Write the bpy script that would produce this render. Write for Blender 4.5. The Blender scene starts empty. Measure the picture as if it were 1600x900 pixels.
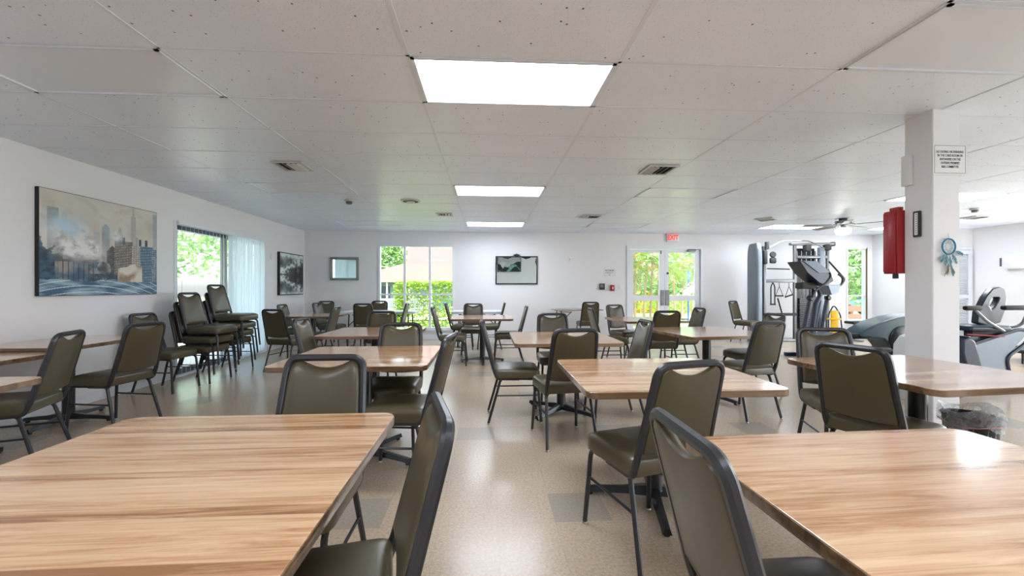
import bpy, bmesh, math, random
from mathutils import Vector, Matrix, noise
PI = math.pi
R = math.radians
sc = bpy.context.scene
col = sc.collection

# ------------------------------------------------------------ camera, world, sun, exposure
cam_d = bpy.data.cameras.new('camera')
cam = bpy.data.objects.new('camera', cam_d)
col.objects.link(cam)
cam.location = (0, 0, 1.25)
cam.rotation_euler = (R(90), 0, -math.atan(38 / 655.0))
cam_d.sensor_width = 36
cam_d.lens = 655 / 1600 * 36
cam_d.shift_y = -1 / 1600
cam_d.clip_start = 0.02
cam_d.clip_end = 400
sc.camera = cam

EXPOSURE = 0.98
WORLD = 0.6
SUN = 2.8
LAMP = 10.5
SIDE = 105

w = bpy.data.worlds.new('sky'); sc.world = w; w.use_nodes = True
nt = w.node_tree; nt.nodes.clear()
wo = nt.nodes.new('ShaderNodeOutputWorld'); bg = nt.nodes.new('ShaderNodeBackground')
sky = nt.nodes.new('ShaderNodeTexSky'); sky.sky_type = 'NISHITA'; sky.sun_disc = False
sky.sun_elevation = R(55); sky.sun_rotation = R(150); sky.air_density = 1.0; sky.dust_density = 3.0
hs = nt.nodes.new('ShaderNodeHueSaturation'); hs.inputs['Saturation'].default_value = 0.45
nt.links.new(sky.outputs[0], hs.inputs['Color']); nt.links.new(hs.outputs[0], bg.inputs[0])
bg.inputs[1].default_value = WORLD
nt.links.new(bg.outputs[0], wo.inputs[0])

sd = bpy.data.lights.new('sun', 'SUN'); sd.energy = SUN; sd.angle = R(1.0); sd.color = (1.0, 0.96, 0.9)
sun = bpy.data.objects.new('sun', sd); col.objects.link(sun)
sun.rotation_euler = (R(38), 0, R(28))       # high sun from behind the camera's right

for ry, k in ((-1.6, 1.0), (1.3, .8), (4.3, .9), (6.2, .35)):       # fill lamps added at the unseen right openings to brighten ceiling and left wall
    ad = bpy.data.lights.new('right_fill_light', 'AREA'); ad.shape = 'RECTANGLE'; ad.size = 1.5; ad.size_y = 1.8
    ad.energy = SIDE * k; ad.color = (0.94, 0.97, 1.0)
    ao = bpy.data.objects.new('right_fill_light', ad); col.objects.link(ao)
    ao.location = (11.09, ry, 1.38); ao.rotation_euler = (R(138), 0, R(90))

sc.view_settings.view_transform = 'Standard'
sc.view_settings.look = 'None'
sc.view_settings.exposure = EXPOSURE
sc.view_settings.gamma = 1.0
sc.view_settings.use_curve_mapping = False
sc.cycles.use_denoising = True
sc.cycles.max_bounces = 10
sc.cycles.diffuse_bounces = 6
sc.cycles.glossy_bounces = 4
sc.cycles.transparent_max_bounces = 16
sc.cycles.caustics_reflective = False
sc.cycles.caustics_refractive = False
sc.cycles.sample_clamp_indirect = 6

# ------------------------------------------------------------ helpers
def srgb(r, g, b):
    f = lambda c: (c / 255 / 12.92) if c / 255 <= 0.04045 else ((c / 255 + 0.055) / 1.055) ** 2.4
    return (f(r), f(g), f(b), 1)

def mat(name, color, rough=0.5, metal=0.0, emit=None, strength=0, spec=0.5, coat=0.0, noise_amt=0.0, noise_scale=30, bump=0.0):
    m = bpy.data.materials.new(name); m.use_nodes = True
    n = m.node_tree; b = n.nodes['Principled BSDF']
    b.inputs['Base Color'].default_value = color
    b.inputs['Roughness'].default_value = rough
    b.inputs['Metallic'].default_value = metal
    b.inputs['Specular IOR Level'].default_value = spec
    b.inputs['Coat Weight'].default_value = coat
    if emit:
        b.inputs['Emission Color'].default_value = emit
        b.inputs['Emission Strength'].default_value = strength
    if noise_amt or bump:
        tc = n.nodes.new('ShaderNodeTexCoord'); no = n.nodes.new('ShaderNodeTexNoise')
        no.inputs['Scale'].default_value = noise_scale; no.inputs['Detail'].default_value = 4
        n.links.new(tc.outputs['Object'], no.inputs['Vector'])
        if noise_amt:
            mx = n.nodes.new('ShaderNodeMix'); mx.data_type = 'RGBA'
            mx.inputs[6].default_value = tuple(c * (1 - noise_amt) for c in color[:3]) + (1,)
            mx.inputs[7].default_value = tuple(min(1, c * (1 + noise_amt)) for c in color[:3]) + (1,)
            n.links.new(no.outputs['Fac'], mx.inputs[0]); n.links.new(mx.outputs[2], b.inputs['Base Color'])
        if bump:
            bp = n.nodes.new('ShaderNodeBump'); bp.inputs['Strength'].default_value = bump; bp.inputs['Distance'].default_value = 0.002
            n.links.new(no.outputs['Fac'], bp.inputs['Height']); n.links.new(bp.outputs[0], b.inputs['Normal'])
    return m

def N(m): return m.node_tree.nodes
def L(m, a, b): m.node_tree.links.new(a, b)
def math_node(m, op, a, b=None):
    k = N(m).new('ShaderNodeMath'); k.operation = op
    for i, v in enumerate((a, b)):
        if v is None: continue
        if isinstance(v, (int, float)): k.inputs[i].default_value = v
        else: L(m, v, k.inputs[i])
    return k.outputs[0]
def ramp(m, fac, stops):
    r = N(m).new('ShaderNodeValToRGB'); e = r.color_ramp.elements
    e[0].position, e[0].color = stops[0]; e[1].position, e[1].color = stops[-1]
    for p, c in stops[1:-1]:
        k = e.new(p); k.color = c
    L(m, fac, r.inputs[0]); return r.outputs[0]
def mixc(m, fac, a, b, mode='MIX'):
    x = N(m).new('ShaderNodeMix'); x.data_type = 'RGBA'; x.blend_type = mode
    for i, v in ((0, fac), (6, a), (7, b)):
        if isinstance(v, (int, float, tuple)): x.inputs[i].default_value = v
        else: L(m, v, x.inputs[i])
    return x.outputs[2]

class MB:
    """collects geometry, builds one mesh object"""
    def __init__(s): s.v = []; s.f = []; s.mi = []; s.cur = 0
    def add(s, vs, fs):
        o = len(s.v); s.v += [tuple(v) for v in vs]
        for f in fs: s.f.append(tuple(o + i for i in f)); s.mi.append(s.cur)
        return s
    def box(s, x0, x1, y0, y1, z0, z1, M=None):
        vs = [(x, y, z) for x in (x0, x1) for y in (y0, y1) for z in (z0, z1)]
        if M: vs = [M @ Vector(v) for v in vs]
        return s.add(vs, [(0, 1, 3, 2), (4, 6, 7, 5), (0, 4, 5, 1), (2, 3, 7, 6), (0, 2, 6, 4), (1, 5, 7, 3)])
    def rbox(s, x0, x1, y0, y1, z0, z1, r=0.01, seg=2, M=None):
        bm = bmesh.new(); bmesh.ops.create_cube(bm, size=1)
        for v in bm.verts:
            v.co = Vector(((x0 + x1) / 2 + v.co.x * (x1 - x0), (y0 + y1) / 2 + v.co.y * (y1 - y0), (z0 + z1) / 2 + v.co.z * (z1 - z0)))
        bmesh.ops.bevel(bm, geom=bm.edges[:], offset=min(r, 0.49 * min(x1 - x0, y1 - y0, z1 - z0)), segments=seg, affect='EDGES', profile=0.5)
        bm.verts.index_update()
        vs = [(M @ v.co) if M else v.co.copy() for v in bm.verts]
        fs = [tuple(v.index for v in f.verts) for f in bm.faces]
        bm.free(); return s.add(vs, fs)
    def loft(s, outline, profile, place=None, centre=None):
        """outline: 2-D closed loop; profile: [(inset, height)]; place maps (a, b, h) to 3-D"""
        place = place or (lambda a, b, h: (a, b, h))
        n = len(outline)
        cx = sum(p[0] for p in outline) / n if centre is None else centre[0]
        cy = sum(p[1] for p in outline) / n if centre is None else centre[1]
        vs = []; fs = []
        for ins, h in profile:
            for (a, b) in outline:
                d = math.hypot(a - cx, b - cy) or 1e-6
                k = max(0.02, 1 - ins / d)
                vs.append(place(cx + (a - cx) * k, cy + (b - cy) * k, h))
        for j in range(len(profile) - 1):
            for i in range(n):
                a, b = j * n + i, j * n + (i + 1) % n
                fs.append((a, b, b + n, a + n))
        fs.append(tuple(reversed(range(n))))
        fs.append(tuple(range((len(profile) - 1) * n, len(profile) * n)))
        return s.add(vs, fs)
    def tube(s, pts, r, sides=8, closed=False, r2=None, up=Vector((0, 0, 1)), cap=True, rot=0):
        """round (or r x r2 oval) tube along a polyline; r may be a list"""
        P = [Vector(p) for p in pts]; n = len(P)
        vs = []; prev = None
        for i in range(n):
            if closed: t = (P[(i + 1) % n] - P[i - 1])
            elif i == 0: t = P[1] - P[0]
            elif i == n - 1: t = P[-1] - P[-2]
            else: t = (P[i + 1] - P[i]).normalized() + (P[i] - P[i - 1]).normalized()
            t = t.normalized()
            if prev is None:
                u = up.cross(t)
                if u.length < 1e-3: u = Vector((1, 0, 0)).cross(t)
            else: u = prev - t * prev.dot(t)
            u = u.normalized(); prev = u; w_ = t.cross(u)
            ra = r[i] if isinstance(r, (list, tuple)) else r
            rb = ra if r2 is None else r2
            for k in range(sides):
                a = 2 * PI * k / sides + rot
                vs.append(P[i] + u * (math.cos(a) * ra) + w_ * (math.sin(a) * rb))
        fs = []
        m = n if closed else n - 1
        for i in range(m):
            for k in range(sides):
                a = i * sides + k; b = i * sides + (k + 1) % sides
                c = ((i + 1) % n) * sides + (k + 1) % sides; d = ((i + 1) % n) * sides + k
                fs.append((a, b, c, d))
        if not closed and cap:
            fs.append(tuple(reversed(range(sides)))); fs.append(tuple(range((n - 1) * sides, n * sides)))
        return s.add(vs, fs)
    def cyl(s, c, r, z0, z1, sides=20, r1=None):
        return s.lathe(c, [(r, z0), (r if r1 is None else r1, z1)], sides)
    def lathe(s, c, prof, sides=20, M=None, caps=True):
        vs = []; fs = []; n = sides
        for (r, z) in prof:
            for k in range(n):
                a = 2 * PI * k / n
                v = Vector((c[0] + r * math.cos(a), c[1] + r * math.sin(a), z))
                vs.append(M @ v if M else v)
        for j in range(len(prof) - 1):
            for k in range(n):
                a, b = j * n + k, j * n + (k + 1) % n
                fs.append((a, b, b + n, a + n))
        if caps:
            fs.append(tuple(reversed(range(n)))); fs.append(tuple(range((len(prof) - 1) * n, len(prof) * n)))
        return s.add(vs, fs)
    def prism(s, poly, y0, y1, M=None):
        """poly in (x, z), extruded along y"""
        n = len(poly)
        vs = [Vector((x, y, z)) for y in (y0, y1) for x, z in poly]
        if M: vs = [M @ v for v in vs]
        fs = [(i, (i + 1) % n, n + (i + 1) % n, n + i) for i in range(n)]
        fs += [tuple(reversed(range(n))), tuple(range(n, 2 * n))]
        return s.add(vs, fs)
    def quad(s, a, b, c, d): return s.add([a, b, c, d], [(0, 1, 2, 3)])
    def build(s, name, m, parent=None, smooth=True, loc=None, angle=35):
        me = bpy.data.meshes.new(name); me.from_pydata(s.v, [], s.f)
        ms = m if isinstance(m, (list, tuple)) else [m]
        for k in ms: me.materials.append(k)
        me.validate(); me.update()
        if len(ms) > 1 and len(s.mi) == len(me.polygons):
            me.polygons.foreach_set('material_index', s.mi)
        bm = bmesh.new(); bm.from_mesh(me)
        bmesh.ops.recalc_face_normals(bm, faces=bm.faces[:]); bm.to_mesh(me); bm.free()
        if smooth:
            me.polygons.foreach_set('use_smooth', [True] * len(me.polygons))
            me.set_sharp_from_angle(angle=R(angle))
        o = bpy.data.objects.new(name, me); col.objects.link(o)
        if parent: o.parent = parent
        if loc: o.location = loc
        return o

def tag(o, label, cat, group=None, kind=None):
    o['label'] = label; o['category'] = cat
    if group: o['group'] = group
    if kind: o['kind'] = kind
    return o
def thing(name, label, cat, loc=(0, 0, 0), rz=0, group=None):
    o = bpy.data.objects.new(name, None); o.empty_display_size = 0.1; col.objects.link(o)
    o.location = loc; o.rotation_euler = (0, 0, rz)
    return tag(o, label, cat, group)
def struct(o): o['kind'] = 'structure'; return o
def copy_tree(o, parent=None):
    c = o.copy(); col.objects.link(c)
    if parent: c.parent = parent
    for ch in list(o.children): copy_tree(ch, c)
    return c
def rrect(w_, d_, r, n=5, cx=0, cy=0):
    pts = []
    for qx, qy, a0 in ((1, 1, 0), (-1, 1, 90), (-1, -1, 180), (1, -1, 270)):
        for k in range(n + 1):
            a = R(a0 + 90 * k / n)
            pts.append((cx + qx * (w_ / 2 - r) + r * math.cos(a), cy + qy * (d_ / 2 - r) + r * math.sin(a)))
    return pts
def fillet(pts, r, n=5):
    P = [Vector(p) for p in pts]; out = [P[0]]
    for i in range(1, len(P) - 1):
        a, b, c = P[i - 1], P[i], P[i + 1]
        rr = r[i - 1] if isinstance(r, (list, tuple)) else r
        d1 = (a - b); d2 = (c - b)
        l = min(rr, d1.length * 0.49, d2.length * 0.49)
        p1 = b + d1.normalized() * l; p2 = b + d2.normalized() * l
        for k in range(n + 1):
            t = k / n; out.append(p1 * (1 - t) ** 2 + b * 2 * t * (1 - t) + p2 * t * t)
    out.append(P[-1]); return out
def text_mesh(name, body, size, m, parent, M, align='CENTER', bold=0.0, sx=1.0, line=1.0):
    cu = bpy.data.curves.new(name, 'FONT'); cu.body = body; cu.size = size; cu.align_x = align; cu.align_y = 'CENTER'
    cu.extrude = 0.0004; cu.offset = bold; cu.space_line = line; cu.resolution_u = 2
    t = bpy.data.objects.new(name + '_tmp', cu); col.objects.link(t)
    bpy.context.view_layer.update()
    me = bpy.data.meshes.new_from_object(t.evaluated_get(bpy.context.evaluated_depsgraph_get()))
    bpy.data.objects.remove(t)
    for v in me.vertices: v.co = M @ Vector((v.co.x * sx, v.co.y, v.co.z))
    me.materials.clear(); me.materials.append(m)
    o = bpy.data.objects.new(name, me); col.objects.link(o); o.parent = parent
    return o

# ------------------------------------------------------------ materials
M = {}
def wall_mat():
    m = mat('wall_paint', srgb(228, 228, 230), 0.55, spec=0.35, bump=0.25, noise_scale=120); return m
M['wall'] = wall_mat()
M['trim'] = mat('white_trim', srgb(226, 230, 236), 0.4, noise_amt=0.015)
M['tbar'] = mat('ceiling_grid_paint', srgb(222, 229, 240), 0.4, noise_amt=0.02)

def ceiling_mat():
    m = mat('acoustic_tile', srgb(206, 206, 206), 0.36, spec=0.5)
    b = N(m)['Principled BSDF']
    tc = N(m).new('ShaderNodeTexCoord')
    vo = N(m).new('ShaderNodeTexVoronoi'); vo.inputs['Scale'].default_value = 13; vo.inputs['Randomness'].default_value = 0.95
    L(m, tc.outputs['Object'], vo.inputs['Vector'])
    vo2 = N(m).new('ShaderNodeTexVoronoi'); vo2.inputs['Scale'].default_value = 60
    L(m, tc.outputs['Object'], vo2.inputs['Vector'])
    no = N(m).new('ShaderNodeTexNoise'); no.inputs['Scale'].default_value = 1.1; no.inputs['Detail'].default_value = 3
    L(m, tc.outputs['Object'], no.inputs['Vector'])
    h1 = math_node(m, 'LESS_THAN', vo.outputs['Distance'], 0.078)
    h2 = math_node(m, 'MULTIPLY', math_node(m, 'LESS_THAN', vo2.outputs['Distance'], 0.13), 0.45)
    h = math_node(m, 'MAXIMUM', h1, h2)
    base = mixc(m, no.outputs['Fac'], srgb(224, 233, 248), srgb(238, 245, 255))
    L(m, mixc(m, h, base, srgb(84, 86, 90)), b.inputs['Base Color'])
    n2 = N(m).new('ShaderNodeTexNoise'); n2.inputs['Scale'].default_value = 90; n2.inputs['Detail'].default_value = 3
    L(m, tc.outputs['Object'], n2.inputs['Vector'])
    hh = math_node(m, 'SUBTRACT', n2.outputs['Fac'], math_node(m, 'MULTIPLY', h, 1.2))
    bp = N(m).new('ShaderNodeBump'); bp.inputs['Strength'].default_value = 0.25; bp.inputs['Distance'].default_value = 0.003
    L(m, hh, bp.inputs['Height']); L(m, bp.outputs[0], b.inputs['Normal'])
    return m
M['ceil'] = ceiling_mat()

def floor_mat():
    m = mat('speckled_vinyl_floor', srgb(186, 168, 146), 0.2, spec=0.5)
    b = N(m)['Principled BSDF']
    g = N(m).new('ShaderNodeNewGeometry')
    sp = N(m).new('ShaderNodeSeparateXYZ'); L(m, g.outputs['Position'], sp.inputs[0])
    T = 0.308
    ix = math_node(m, 'FLOOR', math_node(m, 'DIVIDE', math_node(m, 'ADD', sp.outputs['X'], 0.0 + 30 * T * 4 - 0.36), T))
    iy = math_node(m, 'FLOOR', math_node(m, 'DIVIDE', math_node(m, 'ADD', sp.outputs['Y'], 0.25 + 4 * T), T))
    jy = math_node(m, 'MODULO', iy, 4.0)
    row = math_node(m, 'FLOOR', math_node(m, 'DIVIDE', iy, 4.0))
    off = math_node(m, 'MULTIPLY', math_node(m, 'MODULO', math_node(m, 'ADD', row, 1.0), 2.0), 2.0)
    jx = math_node(m, 'MODULO', math_node(m, 'ADD', ix, off), 4.0)
    acc = math_node(m, 'MULTIPLY', math_node(m, 'COMPARE', jy, 0.0), math_node(m, 'COMPARE', jx, 0.0))
    for k in N(m):
        if k.type == 'MATH' and k.operation == 'COMPARE': k.inputs[2].default_value = 0.3
    # per tile tone
    cv = N(m).new('ShaderNodeCombineXYZ'); L(m, ix, cv.inputs[0]); L(m, iy, cv.inputs[1])
    wn = N(m).new('ShaderNodeTexWhiteNoise'); wn.noise_dimensions = '2D'; L(m, cv.outputs[0], wn.inputs['Vector'])
    n1 = N(m).new('ShaderNodeTexNoise'); n1.inputs['Scale'].default_value = 70; n1.inputs['Detail'].default_value = 5; n1.inputs['Roughness'].default_value = 0.75
    L(m, g.outputs['Position'], n1.inputs['Vector'])
    n2 = N(m).new('ShaderNodeTexNoise'); n2.inputs['Scale'].default_value = 0.9; n2.inputs['Detail'].default_value = 3
    L(m, g.outputs['Position'], n2.inputs['Vector'])
    vo = N(m).new('ShaderNodeTexVoronoi'); vo.inputs['Scale'].default_value = 85; L(m, g.outputs['Position'], vo.inputs['Vector'])
    c = ramp(m, n1.outputs['Fac'], [(0.25, srgb(134, 112, 90)), (0.45, srgb(178, 157, 132)), (0.6, srgb(194, 175, 151)), (0.8, srgb(222, 210, 193))])
    spk = math_node(m, 'LESS_THAN', vo.outputs['Distance'], 0.13)
    c = mixc(m, math_node(m, 'MULTIPLY', spk, 0.5), c, srgb(96, 80, 66))
    c = mixc(m, math_node(m, 'MULTIPLY', wn.outputs['Value'], 0.10), c, srgb(150, 126, 104))
    c = mixc(m, math_node(m, 'MULTIPLY', n2.outputs['Fac'], 0.35), c, srgb(168, 160, 150))
    c = mixc(m, math_node(m, 'MULTIPLY', acc, 0.5), c, srgb(132, 134, 130))
    # fine joints
    fx = math_node(m, 'FRACT', math_node(m, 'DIVIDE', math_node(m, 'ADD', sp.outputs['X'], 30 * T * 4 - 0.36), T))
    fy = math_node(m, 'FRACT', math_node(m, 'DIVIDE', math_node(m, 'ADD', sp.outputs['Y'], 0.25 + 4 * T), T))
    ed = math_node(m, 'MINIMUM', fx, fy)
    jn = math_node(m, 'LESS_THAN', ed, 0.007)
    c = mixc(m, math_node(m, 'MULTIPLY', jn, 0.25), c, srgb(110, 95, 80))
    L(m, c, b.inputs['Base Color'])
    rr = N(m).new('ShaderNodeMapRange'); rr.inputs[3].default_value = 0.17; rr.inputs[4].default_value = 0.30
    L(m, n1.outputs['Fac'], rr.inputs[0]); L(m, rr.outputs[0], b.inputs['Roughness'])
    bp = N(m).new('ShaderNodeBump'); bp.inputs['Strength'].default_value = 0.12; bp.inputs['Distance'].default_value = 0.004
    n3 = N(m).new('ShaderNodeTexNoise'); n3.inputs['Scale'].default_value = 9; L(m, g.outputs['Position'], n3.inputs['Vector'])
    L(m, n3.outputs['Fac'], bp.inputs['Height']); L(m, bp.outputs[0], b.inputs['Normal'])
    return m
M['floor'] = floor_mat()

def wood_mat(name, dark, mid, light, rough=0.24, edge=False):
    """laminate printed with narrow butcher-block staves running along x"""
    m = mat(name, mid, rough, spec=0.5, coat=0.8)
    b = N(m)['Principled BSDF']; b.inputs['Coat Roughness'].default_value = 0.12
    tc = N(m).new('ShaderNodeTexCoord'); sp = N(m).new('ShaderNodeSeparateXYZ'); L(m, tc.outputs['Object'], sp.inputs[0])
    oi = N(m).new('ShaderNodeObjectInfo')
    rnd = math_node(m, 'MULTIPLY', oi.outputs['Random'], 37.0)
    W = 0.040
    yv = math_node(m, 'DIVIDE', math_node(m, 'ADD', sp.outputs['Y'], rnd), W)
    st = math_node(m, 'FLOOR', yv)
    # staves break at staggered lengths
    w1 = N(m).new('ShaderNodeTexWhiteNoise'); w1.noise_dimensions = '1D'; L(m, st, w1.inputs['W'])
    xs = math_node(m, 'FLOOR', math_node(m, 'ADD', math_node(m, 'DIVIDE', sp.outputs['X'], 4.0), math_node(m, 'MULTIPLY', w1.outputs['Value'], 7.0)))
    cv = N(m).new('ShaderNodeCombineXYZ'); L(m, st, cv.inputs[0])
    wn = N(m).new('ShaderNodeTexWhiteNoise'); wn.noise_dimensions = '2D'; L(m, cv.outputs[0], wn.inputs['Vector'])
    mp = N(m).new('ShaderNodeCombineXYZ')
    L(m, math_node(m, 'MULTIPLY', sp.outputs['X'], 2.6), mp.inputs[0])
    L(m, math_node(m, 'MULTIPLY', math_node(m, 'ADD', sp.outputs['Y'], rnd), 42.0), mp.inputs[1])
    L(m, math_node(m, 'MULTIPLY', sp.outputs['Z'], 42.0), mp.inputs[2])
    no = N(m).new('ShaderNodeTexNoise'); no.inputs['Scale'].default_value = 1.0; no.inputs['Detail'].default_value = 6; no.inputs['Roughness'].default_value = 0.65; no.inputs['Distortion'].default_value = 1.1
    L(m, mp.outputs[0], no.inputs['Vector'])
    n4 = N(m).new('ShaderNodeTexNoise'); n4.inputs['Scale'].default_value = 1.0; n4.inputs['Detail'].default_value = 3; n4.inputs['Distortion'].default_value = 0.4
    mp4 = N(m).new('ShaderNodeCombineXYZ'); L(m, math_node(m, 'MULTIPLY', sp.outputs['X'], 1.3), mp4.inputs[0]); L(m, math_node(m, 'MULTIPLY', math_node(m, 'ADD', sp.outputs['Y'], rnd), 13.0), mp4.inputs[1])
    L(m, mp4.outputs[0], n4.inputs['Vector'])
    f = math_node(m, 'ADD', math_node(m, 'MULTIPLY', wn.outputs['Value'], 0.20), math_node(m, 'ADD', math_node(m, 'MULTIPLY', no.outputs['Fac'], 0.62), math_node(m, 'MULTIPLY', n4.outputs['Fac'], 0.36)))
    c = ramp(m, f, [(0.42, dark), (0.54, mid), (0.63, tuple((mid[i] + light[i]) / 2 for i in range(4))), (0.77, light)])
    fr = math_node(m, 'FRACT', yv)
    jn = math_node(m, 'MULTIPLY', math_node(m, 'LESS_THAN', fr, 0.03), 0.35)
    c = mixc(m, jn, c, dark)
    L(m, c, b.inputs['Base Color'])
    return m
M['wood'] = wood_mat('butcher_block_laminate', srgb(142, 98, 62), srgb(184, 138, 98), srgb(218, 184, 146))
M['wood_edge'] = wood_mat('butcher_block_edge', srgb(70, 50, 33), srgb(100, 74, 50), srgb(134, 104, 74), 0.35)
M['vinyl'] = mat('olive_vinyl', srgb(78, 70, 50), 0.33, spec=0.5, noise_amt=0.05, noise_scale=8, bump=0.06)
M['tube'] = mat('dark_bronze_tube', srgb(52, 52, 55), 0.34, spec=0.5, metal=0.3, noise_amt=0.05)
M['black'] = mat('black_enamel', srgb(26, 27, 30), 0.28, spec=0.5, noise_amt=0.05)
M['rubber'] = mat('black_rubber', srgb(24, 24, 26), 0.6, noise_amt=0.08)
M['glide'] = mat('nickel_glide', srgb(170, 165, 158), 0.3, metal=0.9)
M['white_plastic'] = mat('white_blow_moulded_plastic', srgb(216, 221, 226), 0.3, noise_amt=0.02)
M['grey_metal'] = mat('brushed_grey_metal', srgb(112, 114, 116), 0.35, metal=0.7, noise_amt=0.05)
M['silver'] = mat('silver_paint', srgb(124, 134, 144), 0.35, metal=0.25, noise_amt=0.04)
M['chrome'] = mat('chrome', srgb(168, 170, 174), 0.18, metal=1.0)
M['navy'] = mat('dark_navy_plastic', srgb(36, 45, 62), 0.34, noise_amt=0.05)
M['slate'] = mat('slate_blue_plastic', srgb(74, 88, 104), 0.3, noise_amt=0.04)
M['teal'] = mat('dark_teal_shroud', srgb(58, 84, 90), 0.3, noise_amt=0.05)
M['red'] = mat('red_cabinet_paint', srgb(158, 30, 36), 0.3, noise_amt=0.03)
M['yellow'] = mat('yellow_plastic', srgb(226, 180, 24), 0.4, noise_amt=0.05)
M['mirror'] = mat('mirror_glass', (0.62, 0.70, 0.70, 1), 0.02, metal=1.0)
M['silverframe'] = mat('antique_silver_frame', srgb(146, 146, 142), 0.35, metal=0.6, noise_amt=0.15, noise_scale=60)
M['blackframe'] = mat('black_frame', srgb(16, 16, 18), 0.3, noise_amt=0.05)
M['ink'] = mat('dark_ink', srgb(92, 92, 98), 0.6, noise_amt=0.02)
M['paper'] = mat('white_sign_plastic', srgb(226, 227, 226), 0.4, noise_amt=0.01)
M['exit_red'] = mat('exit_letter_red', srgb(226, 40, 40), 0.5, emit=srgb(235, 50, 45), strength=0.7)
M['blade'] = mat('grey_fan_blade', srgb(140, 141, 142), 0.5, noise_amt=0.05)
M['vent'] = mat('vent_white', srgb(196, 197, 198), 0.4, noise_amt=0.02)
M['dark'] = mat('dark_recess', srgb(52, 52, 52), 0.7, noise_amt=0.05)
M['lit'] = mat('lit_lens', srgb(245, 247, 250), 0.4, emit=(0.91, 0.98, 1.09, 1), strength=LAMP)
M['unlit'] = mat('unlit_acrylic_lens', srgb(228, 234, 244), 0.3, noise_amt=0.02, noise_scale=200, bump=0.1)
M['globe'] = mat('lit_opal_globe', srgb(250, 250, 248), 0.3, emit=(1, 0.98, 0.95, 1), strength=LAMP * .35)
M['blind'] = None
M['concrete'] = mat('pale_concrete', srgb(205, 203, 198), 0.8, noise_amt=0.06, noise_scale=3)
M['grass'] = mat('lawn', srgb(128, 150, 92), 0.9, noise_amt=0.25, noise_scale=6)
M['roof'] = mat('pale_pink_shingle', srgb(146, 110, 108), 0.8, noise_amt=0.08, noise_scale=4)
M['stucco'] = mat('pale_stucco', srgb(232, 226, 216), 0.8, noise_amt=0.04, noise_scale=4)
M['bluegrey'] = mat('porch_blue_grey', srgb(96, 122, 138), 0.6, noise_amt=0.1, noise_scale=2)  # blue-grey of the house wall and patio roof
M['bark'] = mat('palm_bark', srgb(160, 138, 112), 0.8, noise_amt=0.2, noise_scale=25)
M['boardbrown'] = mat('brown_board', srgb(112, 82, 66), 0.6, noise_amt=0.12, noise_scale=12)
M['carblue'] = mat('blue_car_paint', srgb(60, 110, 170), 0.25, coat=0.5, noise_amt=0.02)
M['glassdark'] = mat('dark_car_glass', srgb(40, 52, 60), 0.1)
M['cork'] = mat('cork', srgb(196, 156, 104), 0.8, noise_amt=0.15, noise_scale=80)
M['oakframe'] = mat('oak_frame', srgb(146, 112, 74), 0.5, noise_amt=0.1)
M['bluepole'] = mat('blue_post', srgb(44, 84, 150), 0.4, noise_amt=0.03)

def leaf_mat(name, c1, c2):
    m = mat(name, c1, 0.5); b = N(m)['Principled BSDF']
    g = N(m).new('ShaderNodeNewGeometry')
    L(m, mixc(m, g.outputs['Random Per Island'], c1, c2), b.inputs['Base Color'])
    tr = N(m).new('ShaderNodeBsdfTranslucent'); tr.inputs[0].default_value = c2
    mx = N(m).new('ShaderNodeMixShader'); mx.inputs[0].default_value = 0.3
    out = N(m)['Material Output']
    L(m, b.outputs[0], mx.inputs[1]); L(m, tr.outputs[0], mx.inputs[2]); L(m, mx.outputs[0], out.inputs[0])
    return m
M['hedge'] = leaf_mat('hedge_leaf', srgb(70, 118, 40), srgb(168, 196, 70))
M['tree'] = leaf_mat('tree_leaf', srgb(58, 104, 52), srgb(150, 190, 110))
M['palm'] = leaf_mat('palm_leaflet', srgb(52, 108, 30), srgb(142, 172, 52))
M['palmdry'] = leaf_mat('golden_palm_leaflet', srgb(176, 118, 44), srgb(196, 156, 70))

def glass_mat():
    m = bpy.data.materials.new('window_glass'); m.use_nodes = True; n = m.node_tree; n.nodes.clear()
    o = n.nodes.new('ShaderNodeOutputMaterial'); t = n.nodes.new('ShaderNodeBsdfTransparent'); t.inputs[0].default_value = (0.96, 0.98, 0.97, 1)
    g = n.nodes.new('ShaderNodeBsdfGlossy'); g.inputs['Roughness'].default_value = 0.02
    lw = n.nodes.new('ShaderNodeLayerWeight'); lw.inputs[0].default_value = .5
    pw = n.nodes.new('ShaderNodeMath'); pw.operation = 'POWER'; pw.inputs[1].default_value = 4.5; n.links.new(lw.outputs['Facing'], pw.inputs[0])
    f = n.nodes.new('ShaderNodeMath'); f.operation = 'MULTIPLY_ADD'; f.inputs[1].default_value = .5; f.inputs[2].default_value = .03; n.links.new(pw.outputs[0], f.inputs[0])
    mx = n.nodes.new('ShaderNodeMixShader')
    n.links.new(f.outputs[0], mx.inputs[0]); n.links.new(t.outputs[0], mx.inputs[1]); n.links.new(g.outputs[0], mx.inputs[2]); n.links.new(mx.outputs[0], o.inputs[0])
    return m
M['glass'] = glass_mat()

def film_mat(name, color, alpha, rough=0.3):
    m = mat(name, color, rough); b = N(m)['Principled BSDF']
    tc = N(m).new('ShaderNodeTexCoord'); no = N(m).new('ShaderNodeTexNoise'); no.inputs['Scale'].default_value = 14; no.inputs['Detail'].default_value = 3; no.inputs['Distortion'].default_value = 1.5
    L(m, tc.outputs['Object'], no.inputs['Vector'])
    mr = N(m).new('ShaderNodeMapRange'); mr.inputs[1].default_value = 0.35; mr.inputs[2].default_value = 0.7
    mr.inputs[3].default_value = alpha * 0.6; mr.inputs[4].default_value = min(1, alpha * 1.5)
    L(m, no.outputs['Fac'], mr.inputs[0]); L(m, mr.outputs[0], b.inputs['Alpha'])
    return m
M['liner'] = film_mat('clear_bin_liner', srgb(228, 234, 240), 0.30)

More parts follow.
